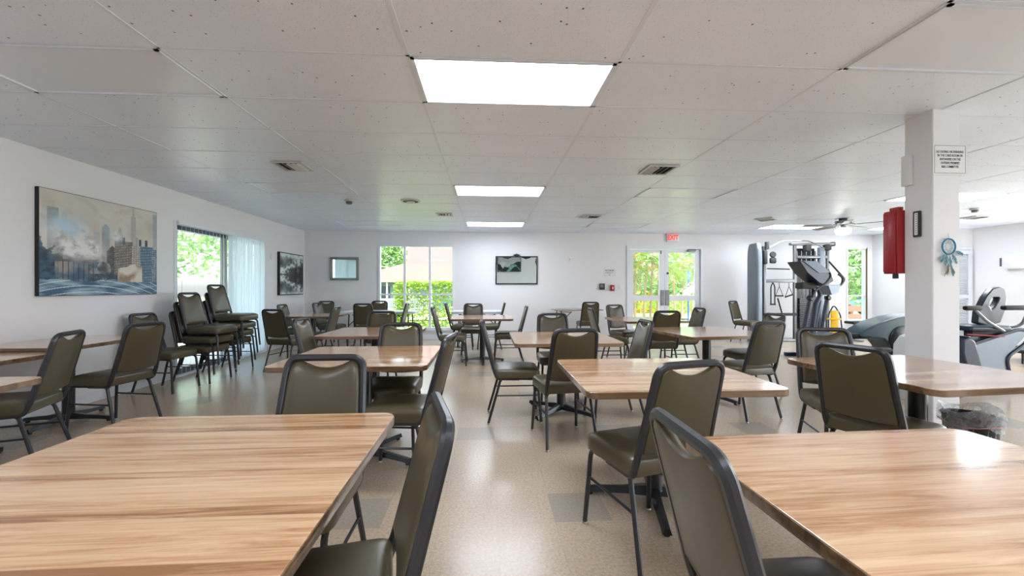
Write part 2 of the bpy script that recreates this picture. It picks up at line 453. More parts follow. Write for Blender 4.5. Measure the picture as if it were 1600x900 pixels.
def blind_mat():
    m = mat('vertical_blind_vinyl', srgb(206, 217, 224), 0.45)
    b = N(m)['Principled BSDF']; tr = N(m).new('ShaderNodeBsdfTranslucent'); tr.inputs[0].default_value = srgb(206, 222, 230)
    mx = N(m).new('ShaderNodeMixShader'); mx.inputs[0].default_value = 0.6
    L(m, b.outputs[0], mx.inputs[1]); L(m, tr.outputs[0], mx.inputs[2]); L(m, mx.outputs[0], N(m)['Material Output'].inputs[0])
    return m
M['blind'] = blind_mat()

# ------------------------------------------------------------ room shell
XL, YB, XR, YN, H = -4.31, 10.15, 11.0, -3.2, 2.58
XJ, YJ = 9.8, 8.9          # the far right corner steps in
TH = 0.16
def wall_x(name, x, y0, y1, side, holes=()):
    """wall in the plane x=const; side=-1 puts the thickness on the -x side; holes (y0,y1,z0,z1)"""
    mb = MB(); ys = sorted({y0, y1} | {h[0] for h in holes} | {h[1] for h in holes}); zs = sorted({0, H + .1} | {h[2] for h in holes} | {h[3] for h in holes})
    xa, xb = (x - TH, x) if side < 0 else (x, x + TH)
    for i in range(len(ys) - 1):
        for j in range(len(zs) - 1):
            yc, zc = (ys[i] + ys[i + 1]) / 2, (zs[j] + zs[j + 1]) / 2
            if any(h[0] < yc < h[1] and h[2] < zc < h[3] for h in holes): continue
            mb.box(xa, xb, ys[i], ys[i + 1], zs[j], zs[j + 1])
    return struct(mb.build(name, M['wall'], smooth=False))
def wall_y(name, y, x0, x1, side, holes=()):
    mb = MB(); xs = sorted({x0, x1} | {h[0] for h in holes} | {h[1] for h in holes}); zs = sorted({0, H + .1} | {h[2] for h in holes} | {h[3] for h in holes})
    ya, yb = (y - TH, y) if side < 0 else (y, y + TH)
    for i in range(len(xs) - 1):
        for j in range(len(zs) - 1):
            xc, zc = (xs[i] + xs[i + 1]) / 2, (zs[j] + zs[j + 1]) / 2
            if any(h[0] < xc < h[1] and h[2] < zc < h[3] for h in holes): continue
            mb.box(xs[i], xs[i + 1], ya, yb, zs[j], zs[j + 1])
    return struct(mb.build(name, M['wall'], smooth=False))
SL = (6.02, 8.42, 0.0, 2.17)          # sliding door on the left
W1 = (-2.6, -0.8, 0.24, 2.27)         # three-light window
D1 = (3.42, 5.36, 0.0, 2.27)          # double doors
W2 = (9.1, 9.66, 0.40, 2.26)          # narrow window
wall_x('wall_left', XL, YN, YB + TH, -1, [SL])
wall_y('wall_far', YB, XL, XJ + TH, 1, [W1, D1, W2])
wall_x('wall_gym_side', XJ, YJ, YB, 1)
wall_y('wall_gym', YJ, XJ, XR + TH, 1)
FILL_RW = [(-2.4, -.8, .4, 2.35), (.5, 2.1, .4, 2.35), (3.5, 5.1, .4, 2.35), (5.4, 7.0, .4, 2.35)]  # unseen openings, added to let fill light in from the right
wall_x('wall_right', XR, YN, YJ + TH, 1, FILL_RW)
for k, (a, b, c, d) in enumerate(FILL_RW):
    mb = MB()
    for yy in (a, (a + b) / 2 - .02, b - .04): mb.box(XR - .01, XR + .06, yy, yy + .04, c + .04, d - .04)
    mb.box(XR - .01, XR + .06, a, b, c, c + .04); mb.box(XR - .01, XR + .06, a, b, d - .04, d)
    struct(mb.build('window_%d' % (3 + k), M['trim'], smooth=False))  # frames of the added side openings, out of view
wall_y('wall_near', YN, XL, XR, -1)
struct(MB().box(XL - .2, XR + .2, YN - .2, YB + .2, -0.12, 0.0).build('floor', M['floor'], smooth=False))

# ceiling: one panel per grid cell, each lying a little out of true
CX = [XL, -3.08, -1.83, -0.46, 0.78, 2.15, 3.40, 4.76, 6.06, 7.36, 8.66, 9.9, XR]
CY = [YN] + [2.44 + 0.61 * k for k in range(-9, 13)] + [YB + TH]
LIT = {(3, 2.44), (3, 5.49), (3, 8.54), (8, 5.49), (8, 8.54), (10, 8.54), (3, -0.61), (10, -0.61), (1, -0.61), (5, -0.61), (8, -0.61)}  # the row behind the camera is unseen, added for extra fill light
DEAD = {(1, 2.44), (5, 1.83), (1, 5.49), (5, 5.49), (1, 8.54), (5, 8.54)}
rnd = random.Random(5)
cells = {}
for i in range(len(CX) - 1):
    for j in range(len(CY) - 1):
        key = (i, round(CY[j], 2))
        kind = 'lit' if key in LIT else 'dead' if key in DEAD else 'tile'
        cells[(i, j)] = kind
mb = MB()
for (i, j), kind in cells.items():
    x0, x1, y0, y1 = CX[i], CX[i + 1], CY[j], CY[j + 1]
    if kind != 'tile': continue
    n = 4; vs = []; fs = []
    tx, ty = rnd.uniform(-.003, .003), rnd.uniform(-.0022, .0022)
    sag = rnd.uniform(0.0, .0045)
    for a in range(n + 1):
        for b in range(n + 1):
            s, t = a / n, b / n
            z = H + .0025 + tx * (s - .5) + ty * (t - .5) - sag * 16 * s * (1 - s) * t * (1 - t)
            vs.append((x0 + (x1 - x0) * s, y0 + (y1 - y0) * t, z))
    for a in range(n):
        for b in range(n):
            k = a * (n + 1) + b; fs.append((k, k + 1, k + n + 2, k + n + 1))
    mb.add(vs, fs)
mb.box(XL - .2, XR + .2, YN - .2, YB + .2, H + .08, H + .25)
struct(mb.build('ceiling', M['ceil'], smooth=True))
mb = MB()
for x in CX[1:-1]: mb.box(x - .011, x + .011, YN, YB, H + .0007, H + .03)
for y in CY[1:-1]: mb.box(XL, XR, y - .009, y + .009, H + .0007, H + .028)
struct(mb.build('trim_1', M['tbar'], smooth=False))

# ceiling lights
ALL_L = 'recessed ceiling lights'
lab = {
 (3, 2.44): 'large lit recessed ceiling light nearest the camera, bright white', (3, 5.49): 'lit recessed ceiling light, second in the centre line',
 (3, 8.54): 'small lit ceiling light near the far wall between window and mirror', (8, 5.49): 'lit ceiling light passing behind the white column',
 (8, 8.54): 'lit ceiling light above the cable gym, left of the ceiling fan', (10, 8.54): 'small sliver of lit ceiling light just right of the column',
 (1, 2.44): 'unlit ceiling light panel at upper left, nearest', (5, 1.83): 'large unlit ceiling light panel at upper right corner',
 (1, 5.49): 'unlit ceiling light panel beyond the left square vent', (5, 5.49): 'unlit ceiling light panel beyond the right square vent',
 (1, 8.54): 'unlit ceiling light far back above the silver mirror wall', (5, 8.54): 'unlit ceiling light far back left of the exit sign'}
for (i, j), kind in cells.items():
    if kind == 'tile': continue
    x0, x1, y0, y1 = CX[i], CX[i + 1], CY[j], CY[j + 1]
    key = (i, round(CY[j], 2)); cx, cy = (x0 + x1) / 2, (y0 + y1) / 2
    t = thing('ceiling_light', lab.get(key, 'unseen lit ceiling panel added as fill light behind or beside the camera'), 'ceiling light', (cx, cy, H), 0, ALL_L)
    hx, hy = (x1 - x0) / 2 - .012, (y1 - y0) / 2 - .01
    f = MB()
    for sx in (-1, 1): f.box(min(sx * hx, sx * (hx - .022)), max(sx * hx, sx * (hx - .022)), -hy, hy, -.006, .05)
    for sy in (-1, 1): f.box(-hx, hx, min(sy * hy, sy * (hy - .018)), max(sy * hy, sy * (hy - .018)), -.006, .05)
    f.box(-hx, hx, -hy, hy, .05, .075)
    f.build('frame', M['tbar'], t, smooth=False)
    MB().box(-hx + .022, hx - .022, -hy + .018, hy - .018, .004, .012).build('diffuser', M['lit'] if kind == 'lit' else M['unlit'], t, smooth=False)

# baseboards
def base_x(name, x, y0, y1, s): struct(MB().box(min(x, x + s * .014), max(x, x + s * .014), y0, y1, 0, .1).build(name, M['trim'], smooth=False))
def base_y(name, y, x0, x1, s): struct(MB().box(x0, x1, min(y, y + s * .014), max(y, y + s * .014), 0, .1).build(name, M['trim'], smooth=False))
mb = MB()
for a, b in ((YN, SL[0] - .05), (SL[1] + .05, YB)): mb.box(XL, XL + .014, a, b, 0, .1)
struct(mb.build('baseboard_left', M['trim'], smooth=False))
mb = MB()
for a, b in ((XL, D1[0] - .06), (D1[1] + .06, XJ)): mb.box(a, b, YB - .014, YB, 0, .1)
struct(mb.build('baseboard_far', M['trim'], smooth=False))
base_x('baseboard_gym_side', XJ, YJ, YB, -1)
base_y('baseboard_gym', YJ, XJ, XR, -1)
base_x('baseboard_right', XR, YN, YJ, -1)

# column
CXA, CXB, CYA, CYB = 3.325, 3.545, 2.95, 3.165
mb = MB(); mb.rbox(CXA, CXB, CYA, CYB, 0, H + .02, .006, 1)
for e in (.012,):
    mb.box(CXA - e, CXB + e, CYA - e, CYB + e, 0, .1)
struct(mb.build('column', M['wall'], angle=30))

# window 1
def frame_y(mb, x0, x1, z0, z1, y0, y1, t):
    mb.box(x0, x0 + t, y0, y1, z0, z1); mb.box(x1 - t, x1, y0, y1, z0, z1)
    mb.box(x0 + t, x1 - t, y0, y1, z0, z0 + t); mb.box(x0 + t, x1 - t, y0, y1, z1 - t, z1)
mb = MB(); x0, x1, z0, z1 = W1
frame_y(mb, x0, x1, z0, z1, YB - .02, YB + .1, .045)
for xm in (-1.985, -1.385): mb.box(xm - .025, xm + .025, YB + .01, YB + .08, z0 + .045, z1 - .045)
mb.box(x0 + .045, x1 - .045, YB + .015, YB + .075, 1.06, 1.10)
mb.box(x0 - .05, x1 + .05, YB - .05, YB, z0 - .03, z0)
wn1 = struct(mb.build('window_1', M['trim'], smooth=False))
xs = (x0 + .045, -2.01, -1.96, -1.41, -1.36, x1 - .045)
for a in (0, 2, 4):
    for (b, c) in ((z0 + .045, 1.06), (1.10, z1 - .045)):
        MB().box(xs[a], xs[a + 1], YB + .04, YB + .046, b, c).build('pane', M['glass'], wn1, smooth=False)
# window 2
mb = MB(); x0, x1, z0, z1 = W2
frame_y(mb, x0, x1, z0, z1, YB - .02, YB + .1, .035)
mb.box(x0 + .035, x1 - .035, YB + .01, YB + .06, 1.02, 1.05)
mb.box(x0 - .03, x1 + .1, YB - .06, YB, z0 - .03, z0)
wn2 = struct(mb.build('window_2', M['trim'], smooth=False))
for (b, c) in ((z0 + .035, 1.02), (1.05, z1 - .035)):
    MB().box(x0 + .035, x1 - .035, YB + .03, YB + .036, b, c).build('pane', M['glass'], wn2, smooth=False)
struct(MB().box(9.625, 9.655, YB - .022, YB - .001, .4, 2.26).build('trim_2', M['oakframe'], smooth=False))

# double door
mb = MB(); x0, x1, z0, z1 = D1
for a, b in ((x0, x0 + .07), (x1 - .07, x1)): mb.box(a, b, YB - .025, YB + TH, 0, z1)
mb.box(x0 + .07, x1 - .07, YB - .025, YB + TH, z1 - .07, z1)
struct(mb.build('trim_3', M['trim'], smooth=False))
xm = 4.385
def door_leaf(name, a, b):
    mb = MB(); ya, yb = YB + .02, YB + .065
    st = .13
    mb.box(a, a + st * .75, ya, yb, .01, 2.19); mb.box(b - st * .75 - .03, b, ya, yb, .01, 2.19)
    xa, xb = a + st * .75, b - st * .75 - .03
    mb.box(xa, xb, ya, yb, 2.11, 2.19); mb.box(xa, xb, ya, yb, .92, 1.05); mb.box(xa, xb, ya, yb, .01, .24)
    d = struct(mb.build(name, M['trim'], smooth=False))
    for (c, e) in ((1.05, 2.11), (.24, .92)):
        MB().box(xa, xb, ya + .02, ya + .026, c, e).build('pane', M['glass'], d, smooth=False)
    return d
d1 = door_leaf('door_1', x0 + .075, xm - .004)
d2 = door_leaf('door_2', xm + .004, x1 - .075)
MB().rbox(4.28, 4.37, YB + .005, YB + .02, .80, 1.18, .004, 1).build('push_plate', M['grey_metal'], d1)
MB().rbox(4.40, 4.50, YB + .005, YB + .02, .80, 1.18, .004, 1).build('push_plate', M['grey_metal'], d2)
MB().lathe((0, 0), [(.026, 0), (.026, .02), (.018, .03)], 16, Matrix.Translation((4.46, YB + .02, 1.60)) @ Matrix.Rotation(R(90), 4, 'X')).build('lock_cylinder', M['dark'], d2)
mb = MB(); mb.rbox(4.96, 5.16, YB - .03, YB + .02, 2.14, 2.2, .01); mb.tube([(5.06, YB - .03, 2.17), (5.16, YB - .09, 2.18), (5.24, YB - .02, 2.19)], .008)
mb.build('door_closer', M['grey_metal'], d2)
MB().box(4.28, 4.30, YB + .012, YB + .02, 2.08, 2.16).build('flush_bolt', M['dark'], d1, smooth=False)

# sliding door on the left wall
ya, yb, z0, z1 = SL
mb = MB()
for a, b in ((ya, ya + .05), (yb - .06, yb)): mb.box(XL - .12, XL + .012, a, b, 0, z1)
mb.box(XL - .12, XL + .02, ya + .05, yb - .06, z1 - .05, z1); mb.box(XL - .12, XL + .02, ya + .05, yb - .06, 0, .03)
struct(mb.build('trim_4', M['trim'], smooth=False))
def slide_leaf(name, a, b, x, m):
    mb = MB()
    mb.box(x - .02, x + .02, a, a + .05, .03, z1 - .05); mb.box(x - .02, x + .02, b - .05, b, .03, z1 - .05)
    mb.box(x - .02, x + .02, a + .05, b - .05, .03, .11); mb.box(x - .02, x + .02, a + .05, b - .05, z1 - .11, z1 - .05)
    d = struct(mb.build(name, m, smooth=False))
    MB().box(x - .003, x + .003, a + .05, b - .05, .11, z1 - .11).build('pane', M['glass'], d, smooth=False)
    return d
d3 = slide_leaf('door_3', ya + .05, 7.25, XL - .04, M['grey_metal'])
d4 = slide_leaf('door_4', 7.2, yb - .06, XL - .09, M['grey_metal'])
MB().rbox(XL - .018, XL + .0, yb - .16, yb - .13, .95, 1.15, .008).build('handle', M['dark'], d4)
# vertical blinds
vb = thing('vertical_blinds', 'pale blue vertical blinds hanging over the left sliding door', 'blinds', (XL - .0, 0, 0))
MB().box(-.0, .05, ya + .03, yb - .12, z1 - .045, z1 - .0).build('head_rail', M['trim'], vb, smooth=False, loc=(.001, 0, 0))
mb = MB()
y = ya + .09; k = 0
while y < yb - .18:
    ang = R(34) if y < 7.12 else R(4 + 5 * math.sin(k * 2.3))
    hw = .043
    dx, dy = -math.sin(ang) * hw, math.cos(ang) * hw
    if abs(y - 7.16) > .03:
        c0 = Vector((.045, y, 0)); nx, ny = math.cos(ang) * .004, math.sin(ang) * .004
        for s0, s1, b0, b1 in ((-1, 0, 0, 1), (0, 1, 1, 0)):
            p0 = (c0.x + dx * s0 + nx * b0, c0.y + dy * s0 + ny * b0); p1 = (c0.x + dx * s1 + nx * b1, c0.y + dy * s1 + ny * b1)
            mb.quad((p0[0], p0[1], .05), (p1[0], p1[1], .05), (p1[0], p1[1], z1 - .05), (p0[0], p0[1], z1 - .05))
    y += .074 if y > 7.12 else .084; k += 1
mb.build('slats', M['blind'], vb, smooth=False)

# louvred closet door at the gym nook
mb = MB(); xa, xb = 10.3, 10.9
mb.box(xa - .06, xa, YJ - .03, YJ, 0, 2.1); mb.box(xb, xb + .06, YJ - .03, YJ, 0, 2.1); mb.box(xa - .06, xb + .06, YJ - .03, YJ, 2.1, 2.16)
mb.box(xa, xa + .06, YJ - .045, YJ - .002, 0.01, 2.09); mb.box(xb - .06, xb, YJ - .045, YJ - .002, .01, 2.09)
mb.box(xa + .06, xb - .06, YJ - .045, YJ - .002, .01, .12); mb.box(xa + .06, xb - .06, YJ - .045, YJ - .002, 2.0, 2.09); mb.box(xa + .06, xb - .06, YJ - .045, YJ - .002, 1.0, 1.08)
z = .14
while z < 1.98:
    if not (.97 < z < 1.08):
        mb.box(xa + .06, xb - .06, -.016, .016, -.003, .003, Matrix.Translation((0, YJ - .025, z)) @ Matrix.Rotation(R(-40), 4, 'X'))
    z += .035
d5 = struct(mb.build('door_5', M['trim'], smooth=False))
MB().rbox(xa + .1, xa + .26, YJ - .06, YJ - .04, 1.0, 1.03, .006).build('handle', M['grey_metal'], d5)

# ------------------------------------------------------------ outdoors
mb = MB()
gx = [-60, -20, -8, 0, 8, 16, 30, 90]
gy = [-20, YB + TH + .1, 13.2, 17, 22, 34, 110]
def gz(x, y): return -.06 if y < 14 else -.06 - .7 * min(1, (y - 14) / 18)
vs = [(x, y, gz(x, y)) for y in gy for x in gx]
fs = [(j * len(gx) + i, j * len(gx) + i + 1, (j + 1) * len(gx) + i + 1, (j + 1) * len(gx) + i) for j in range(len(gy) - 1) for i in range(len(gx) - 1)]
mb.add(vs, fs); struct(mb.build('lawn_ground', M['grass']))
mb = MB(); mb.box(2.6, 6.4, YB + TH, 12.4, -.10, -.03); mb.box(-20, 40, 12.4, 12.9, -.10, -.03)
mb.box(XL - TH - 9.4, XL - TH, 2, 12.4, -.10, -.03); mb.box(XL - TH, 2.6, YB + TH, 11.6, -.10, -.03)
struct(mb.build('paved_path', M['concrete'], smooth=False))
mb = MB(); mb.quad((-60, 19, -.2), (60, 19, -.2), (60, 23, -.37), (-60, 23, -.37)); struct(mb.build('street', M['concrete'], smooth=False))
# patio roof beyond the sliding door
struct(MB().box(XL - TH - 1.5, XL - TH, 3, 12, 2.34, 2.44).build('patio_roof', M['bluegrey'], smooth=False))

def foliage(name, label, cat, c, rad, n, m, size, seed, group=None, trunk=None, boxy=False, parts=True):
    t = thing(name, label, cat, (c[0], c[1], c[2] if not trunk else trunk[0]), 0, group)
    base = c[2] if not trunk else trunk[0]
    rn = random.Random(seed); mb = MB()
    for k in range(n):
        if boxy:
            p = Vector((rn.uniform(-1, 1), rn.uniform(-1, 1), rn.uniform(-1, 1)))
            ax = rn.randrange(3)
            if rn.random() < .75: p[ax] = (1 if (rn.random() < .5 or ax == 2) else -1) * rn.uniform(.85, 1.05)
        else:
            p = Vector((rn.gauss(0, 1), rn.gauss(0, 1), rn.gauss(0, 1))).normalized() * rn.uniform(.45, 1.0)
            p *= 1 + .25 * noise.noise(p * 2.2 + Vector((seed, 0, 0)))
        q = Vector((p.x * rad[0], p.y * rad[1], p.z * rad[2] + c[2] - base))
        a = Vector((rn.gauss(0, 1), rn.gauss(0, 1), rn.gauss(0, .6))).normalized(); b = a.cross(Vector((rn.gauss(0, 1), rn.gauss(0, 1), rn.gauss(0, 1)))).normalized()
        s = size * rn.uniform(.6, 1.3)
        mb.add([q - a * s, q + b * s * .42, q + a * s, q - b * s * .42], [(0, 1, 2, 3)])
    mb.build('foliage', m, t, smooth=False)
    if trunk:
        MB().tube([(0, 0, 0), (.05, 0, (c[2] - base) * .5), (0, .05, (c[2] - base))], [trunk[1], trunk[1] * .8, trunk[1] * .5], 10).build('trunk', M['bark'], t)
    else:
        mb = MB()
        for k in range(7):
            xx = rad[0] * (-.85 + 1.7 * k / 6)
            mb.tube([(xx, 0, -rad[2] * .98), (xx + rn.uniform(-.15, .15), rn.uniform(-.1, .1), 0), (xx + rn.uniform(-.3, .3), 0, rad[2] * .7)], .018, 6)
        mb.build('stems', M['bark'], t)
    return t
foliage('hedge', 'clipped yellow-green hedge right outside the far window', 'hedge', (-1.05, 13.3, .66), (1.75, .45, .74), 11000, M['hedge'], .055, 3, boxy=True)
foliage('tree', 'pale green weeping tree behind the neighbouring roof', 'tree', (-12.6, 50, 4.6), (4.0, 2.5, 4.0), 4200, M['tree'], .26, 9, trunk=(-.76, .2))
foliage('tree', 'leafy green tree seen through the narrow gym window', 'tree', (15.6, 17.4, 2.7), (2.2, 1.4, 2.3), 2600, M['tree'], .16, 12, trunk=(-.2, .12))
foliage('tree', 'soft green tree beyond the patio outside the sliding door', 'tree', (-12.5, 17.0, 3.6), (3.2, 3.4, 2.0), 3000, M['tree'], .15, 21, trunk=(-.06, .15))
foliage('tree', 'distant green tree seen past the palms through the double doors', 'tree', (13.0, 30, 2.6), (5.5, 2.0, 3.2), 3600, M['tree'], .22, 33, trunk=(-.65, .15))
foliage('shrub', 'low bright green shrub beyond the path outside the double doors', 'shrub', (9.6, 21.5, .35), (1.9, .5, .55), 1300, M['hedge'], .08, 35)

def palm(label, x, y, stems, seed):
    t = thing('areca_palm', label, 'palm tree', (x, y, -.08), 0, 'palms outside the double doors')
    rn = random.Random(seed)
    for (dx, dy, h, lean) in stems:
        top = Vector((dx + lean, dy, h))
        MB().tube([(dx, dy, 0), (dx + lean * .3, dy, h * .5), top], [.05, .04, .035], 9).build('trunk', M['bark'], t)
        for k in range(9):
            a = 2 * PI * k / 9 + rn.uniform(-.3, .3); Lf = rn.uniform(1.0, 1.5); up = rn.uniform(.3, .8)
            d = Vector((math.cos(a), math.sin(a), 0)); side = Vector((-d.y, d.x, 0))
            pts = []
            for q in range(13):
                s = q / 12; pts.append(top + d * (Lf * s * (1 - .15 * s)) + Vector((0, 0, up * s - (up + .75) * s * s)))
            mb = MB(); mb.tube(pts, [.014 * (1 - .8 * q / 12) for q in range(13)], 5)
            for q in range(2, 13):
                for half in (0, .5):
                    if q == 12 and half: continue
                    p = pts[q].lerp(pts[min(q + 1, 12)], half); wl = .34 * math.sin(PI * min(1, (q + half) / 12.6)) + .06
                    for sgn in (-1, 1):
                        e = p + side * sgn * wl + d * wl * .55 - Vector((0, 0, wl * .38))
                        mb.add([p, p.lerp(e, .5) + d * .018, e, p.lerp(e, .5) - d * .018], [(0, 1, 2, 3)])
            mb.build('frond', M['palmdry'] if k % 4 == 1 else M['palm'], t, smooth=False)
    return t
palm('clump of ringed areca palms seen through the left door leaf', 5.25, 14.3, [(-.35, 0, 2.1, -.15), (-.1, .1, 2.5, .0), (.15, -.05, 2.2, .15), (.45, .1, 2.6, .1), (.62, -.1, 2.0, .1)], 4)
palm('yellow-green areca palm seen through the right door leaf', 8.3, 17.4, [(-.35, 0, 2.2, -.1), (.0, .1, 2.0, .1), (.4, 0, 2.5, .1)], 8)
tag(MB().box(9.0, 13.4, 31.8, 32.1, -.8, 1.15).build('garden_wall', M['yellow'], smooth=False), 'low yellow wall far beyond the palms', 'wall')
t = thing('signpost', 'slim blue post standing on the lawn outside the right door leaf', 'post', (7.85, 16, -.2))
MB().cyl((0, 0), .035, 0, 2.1, 12).build('pole', M['bluepole'], t)
MB().rbox(-.09, .09, -.02, .02, 1.75, 2.05, .01).build('plate', M['bluepole'], t)

# neighbouring house
t = thing('house', 'neighbouring house with pale pink roofs and a white railed porch', 'house', (-7, 38, -.76))
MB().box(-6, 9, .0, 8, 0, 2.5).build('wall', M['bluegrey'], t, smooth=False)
mb = MB(); mb.prism([(-7.2, 2.45), (9.5, 2.45), (9.5, 2.6), (8.2, 4.0), (-.4, 4.0), (-2.4, 3.45), (-7.2, 2.62)], -1.6, 8.4)
mb.build('porch_roof', M['roof'], t, smooth=False)
mb = MB(); mb.prism([(-.6, 4.0), (9, 4.0), (9, 8.4), (-.2, 8.4), (-.6, 4.6)], 2.0, 8.2); mb.build('upper_roof', M['roof'], t, smooth=False)
for k, x in enumerate((-5.5, -3.6, -1.7, .2, 2.1)):
    MB().box(x - .06, x + .06, -1.2, -1.08, 0, 2.46).build('post', M['trim'], t, smooth=False)
mb = MB(); mb.box(-5.8, 2.2, -1.2, -1.12, .95, 1.03); mb.box(-5.8, 2.2, -1.2, -1.12, .12, .19)
x = -5.7
while x < 2.2: mb.box(x - .022, x + .022, -1.18, -1.14, .19, .95); x += .16
mb.build('railing', M['trim'], t, smooth=False)
for x in (-5.0, -2.6): MB().box(x, x + .9, -.03, .0, .9, 2.1).build('window', M['glassdark'], t, smooth=False)

# fence boards and parked car outside the narrow window
t = thing('board_fence', 'low brown board fence outside the narrow window', 'fence', (12.0, 13.3, -.06))
for z in (.22, .5): MB().box(-1.6, 2.0, -.02, .02, z, z + .2).build('board', M['boardbrown'], t, smooth=False)
for x in (-1.5, 0.1, 1.8): MB().box(x, x + .09, .02, .11, 0, .74).build('post', M['boardbrown'], t, smooth=False)
t = thing('car', 'blue car parked on the street outside the narrow window', 'car', (20.6, 22.4, -.34), R(4))
def car_sec():
    mb = MB(); mb.prism([(-2.2, .32), (2.15, .32), (2.2, .62), (1.95, .82), (1.15, .92), (-1.3, .95), (-2.1, .88), (-2.25, .6)], -.86, .86); return mb
car_sec().build('body', M['carblue'], t)
mb = MB(); mb.prism([(-1.35, .94), (1.15, .91), (.55, 1.36), (-.75, 1.4)], -.74, .74); mb.build('cabin', M['glassdark'], t)
MB().prism([(-.8, 1.36), (.6, 1.33), (.5, 1.42), (-.7, 1.44)], -.7, .7).build('roof', M['carblue'], t)
for wx in (-1.4, 1.35):
    for wy in (-.86, .72):
        MB().lathe((0, 0), [(.2, 0), (.33, .01), (.33, .14), (.2, .15)], 20, Matrix.Translation((wx, wy + .14, .33)) @ Matrix.Rotation(R(90), 4, 'X')).build('wheel', M['rubber'], t)

# ------------------------------------------------------------ chair
def chair_mesh():
    root = thing('banquet_chair', 'x', 'chair')
    # seat cushion
    out = []
    def hw(y): return .205 + .012 * (y + .2) / .4
    pts = [(hw(-.2) - .0, -.205), (hw(.2), .215), (-hw(.2), .215), (-hw(-.2), -.205)]
    rad = [.03, .075, .075, .03]
    P = [Vector((a, b, 0)) for a, b in pts]; loop = []
    for i in range(4):
        a, b, c = P[i - 1], P[i], P[(i + 1) % 4]
        p1 = b + (a - b).normalized() * rad[i]; p2 = b + (c - b).normalized() * rad[i]
        for k in range(6):
            t = k / 5; q = p1 * (1 - t) ** 2 + b * 2 * t * (1 - t) + p2 * t * t; loop.append((q.x, q.y))
    mb = MB()
    mb.loft(loop, [(.02, .416), (.002, .419), (0, .428), (.0, .472), (.006, .486), (.022, .496), (.06, .503), (.13, .507)],
            place=lambda a, b, h: (a, b, h - max(0, b - .12) * .10))
    mb.build('seat', M['vinyl'], root)
    # welt under the cushion
    # back geometry in its own leaning plane
    z0, z1, y0 = .50, .925, -.215
    lean = math.tan(R(15))
    def bp(a, b, h):     # a across, b height above z0, h thickness (positive to the front)
        bow = -.012 * math.cos(a / .2 * PI / 2) 
        return (a, y0 - b * lean + h + bow, z0 + b)
    def bw(b): return .190 - .022 * (b / .425)
    top = .425 - .016
    lp = []
    zb, zt = .030, top + .004
    n = 9
    for k in range(n + 1):                     # bottom edge curving down in the middle
        s = -1 + 2 * k / n; lp.append((s * (bw(zb) - .012), zb - .012 * (1 - s * s)))
    for k in range(1, 7):
        q = k / 7; b = zb + (zt - .05 - zb) * q; lp.append((bw(b) - .010, b))
    for k in range(4):
        a = R(90 * k / 4); lp.append((bw(zt) - .010 - .04 + .04 * math.cos(a), zt - .045 + .045 * math.sin(a)))
    for k in range(0, 13):                     # dipped hand-hold edge
        s = 1 - 2 * k / 12; lp.append((s * (bw(zt) - .050), zt + .002 - .036 * max(0, 1 - s * s) ** 1.2))
    for k in range(1, 5):
        a = R(90 + 90 * k / 4); lp.append((-(bw(zt) - .012 - .04) + .04 * math.cos(a), zt - .045 + .045 * math.sin(a)))
    for k in range(6, 0, -1):
        q = k / 7; b = zb + (zt - .05 - zb) * q; lp.append((-(bw(b) - .010), b))
    mb = MB()
    mb.loft(lp, [(.022, -.0135), (.006, -.012), (0, -.004), (0, .006), (.008, .018), (.022, .025), (.05, .029)], place=bp, centre=(0, .2))
    mb.build('backrest', M['vinyl'], root)
    # back frame tube with hooked lower ends running under the seat
    path = []
    def q3(a, b): v = bp(a, b, 0); return Vector((v[0], y0 - b * lean, v[2]))
    L_ = [Vector((-.185, .02, .408)), Vector((-.190, y0 + .035, .413)), q3(-.192, -.02), q3(-.168, .425), q3(.168, .425), q3(.192, -.02), Vector((.190, y0 + .035, .413)), Vector((.185, .02, .408))]
    path = fillet(L_, [.03, .05, .055, .055, .05, .03], 6)
    mb = MB(); mb.tube(path, .0170, 8, r2=.0165, up=Vector((1, 0, 0)), rot=PI / 8)
    mb.build('back_frame', M['tube'], root)
    # under-seat frame: side rails and cross rails
    mb = MB()
    for s in (-1, 1): mb.tube([(s * .175, -.17, .408), (s * .182, .175, .402)], .0105, 8)
    mb.tube([(-.18, .15, .404), (.18, .15, .404)], .009, 8); mb.tube([(-.18, -.13, .408), (.18, -.13, .408)], .009, 8)
    mb.build('seat_frame', M['tube'], root)
    for s in (-1, 1):
        for fr in (0, 1):
            if fr: p = [(s * .180, .10, .404), (s * .184, .188, .404), (s * .202, .222, .012)]
            else: p = [(s * .176, -.08, .408), (s * .180, -.150, .408), (s * .205, -.262, .012)]
            lg = MB().tube(fillet(p, .05, 5), .0125, 8, r2=.0125).build('leg', M['tube'], root)
            e = p[-1]
            MB().lathe((e[0], e[1]), [(.010, .016), (.0125, .010), (.014, .004), (.011, 0)], 10).build('foot_glide', M['glide'], lg)
    for s in (-1, 1):
        zz = .255
        ya_ = .188 + (.222 - .188) * (.404 - zz) / .392; yb_ = -.150 - .112 * (.408 - zz) / .396
        xa_ = s * (.184 + .018 * (.404 - zz) / .392); xb_ = s * (.180 + .025 * (.408 - zz) / .396)
        MB().tube([(xb_, yb_, zz), (xa_, ya_, zz)], .0075, 6).build('stretcher', M['tube'], root)
    return root
proto = chair_mesh()
used = [False]
def chair(x, y, hd, label, group, z=0.0):
    o = proto if not used[0] else copy_tree(proto)
    used[0] = True
    o.location = (x, y, z); o.rotation_euler = (0, 0, R(hd - 90)); o['label'] = label; o['group'] = group
    return o
G = 'olive vinyl banquet chairs around the tables'
chair(-.445, 1.06, 193, 'nearest olive chair at bottom centre, pulled to the right side of the left foreground table', G)
chair(-.745, 1.66, 270, 'chair with its back standing up behind the far edge of the left foreground table', G)
chair(.77, .93, 0, 'nearest olive chair leaning at the left edge of the right foreground table', G)
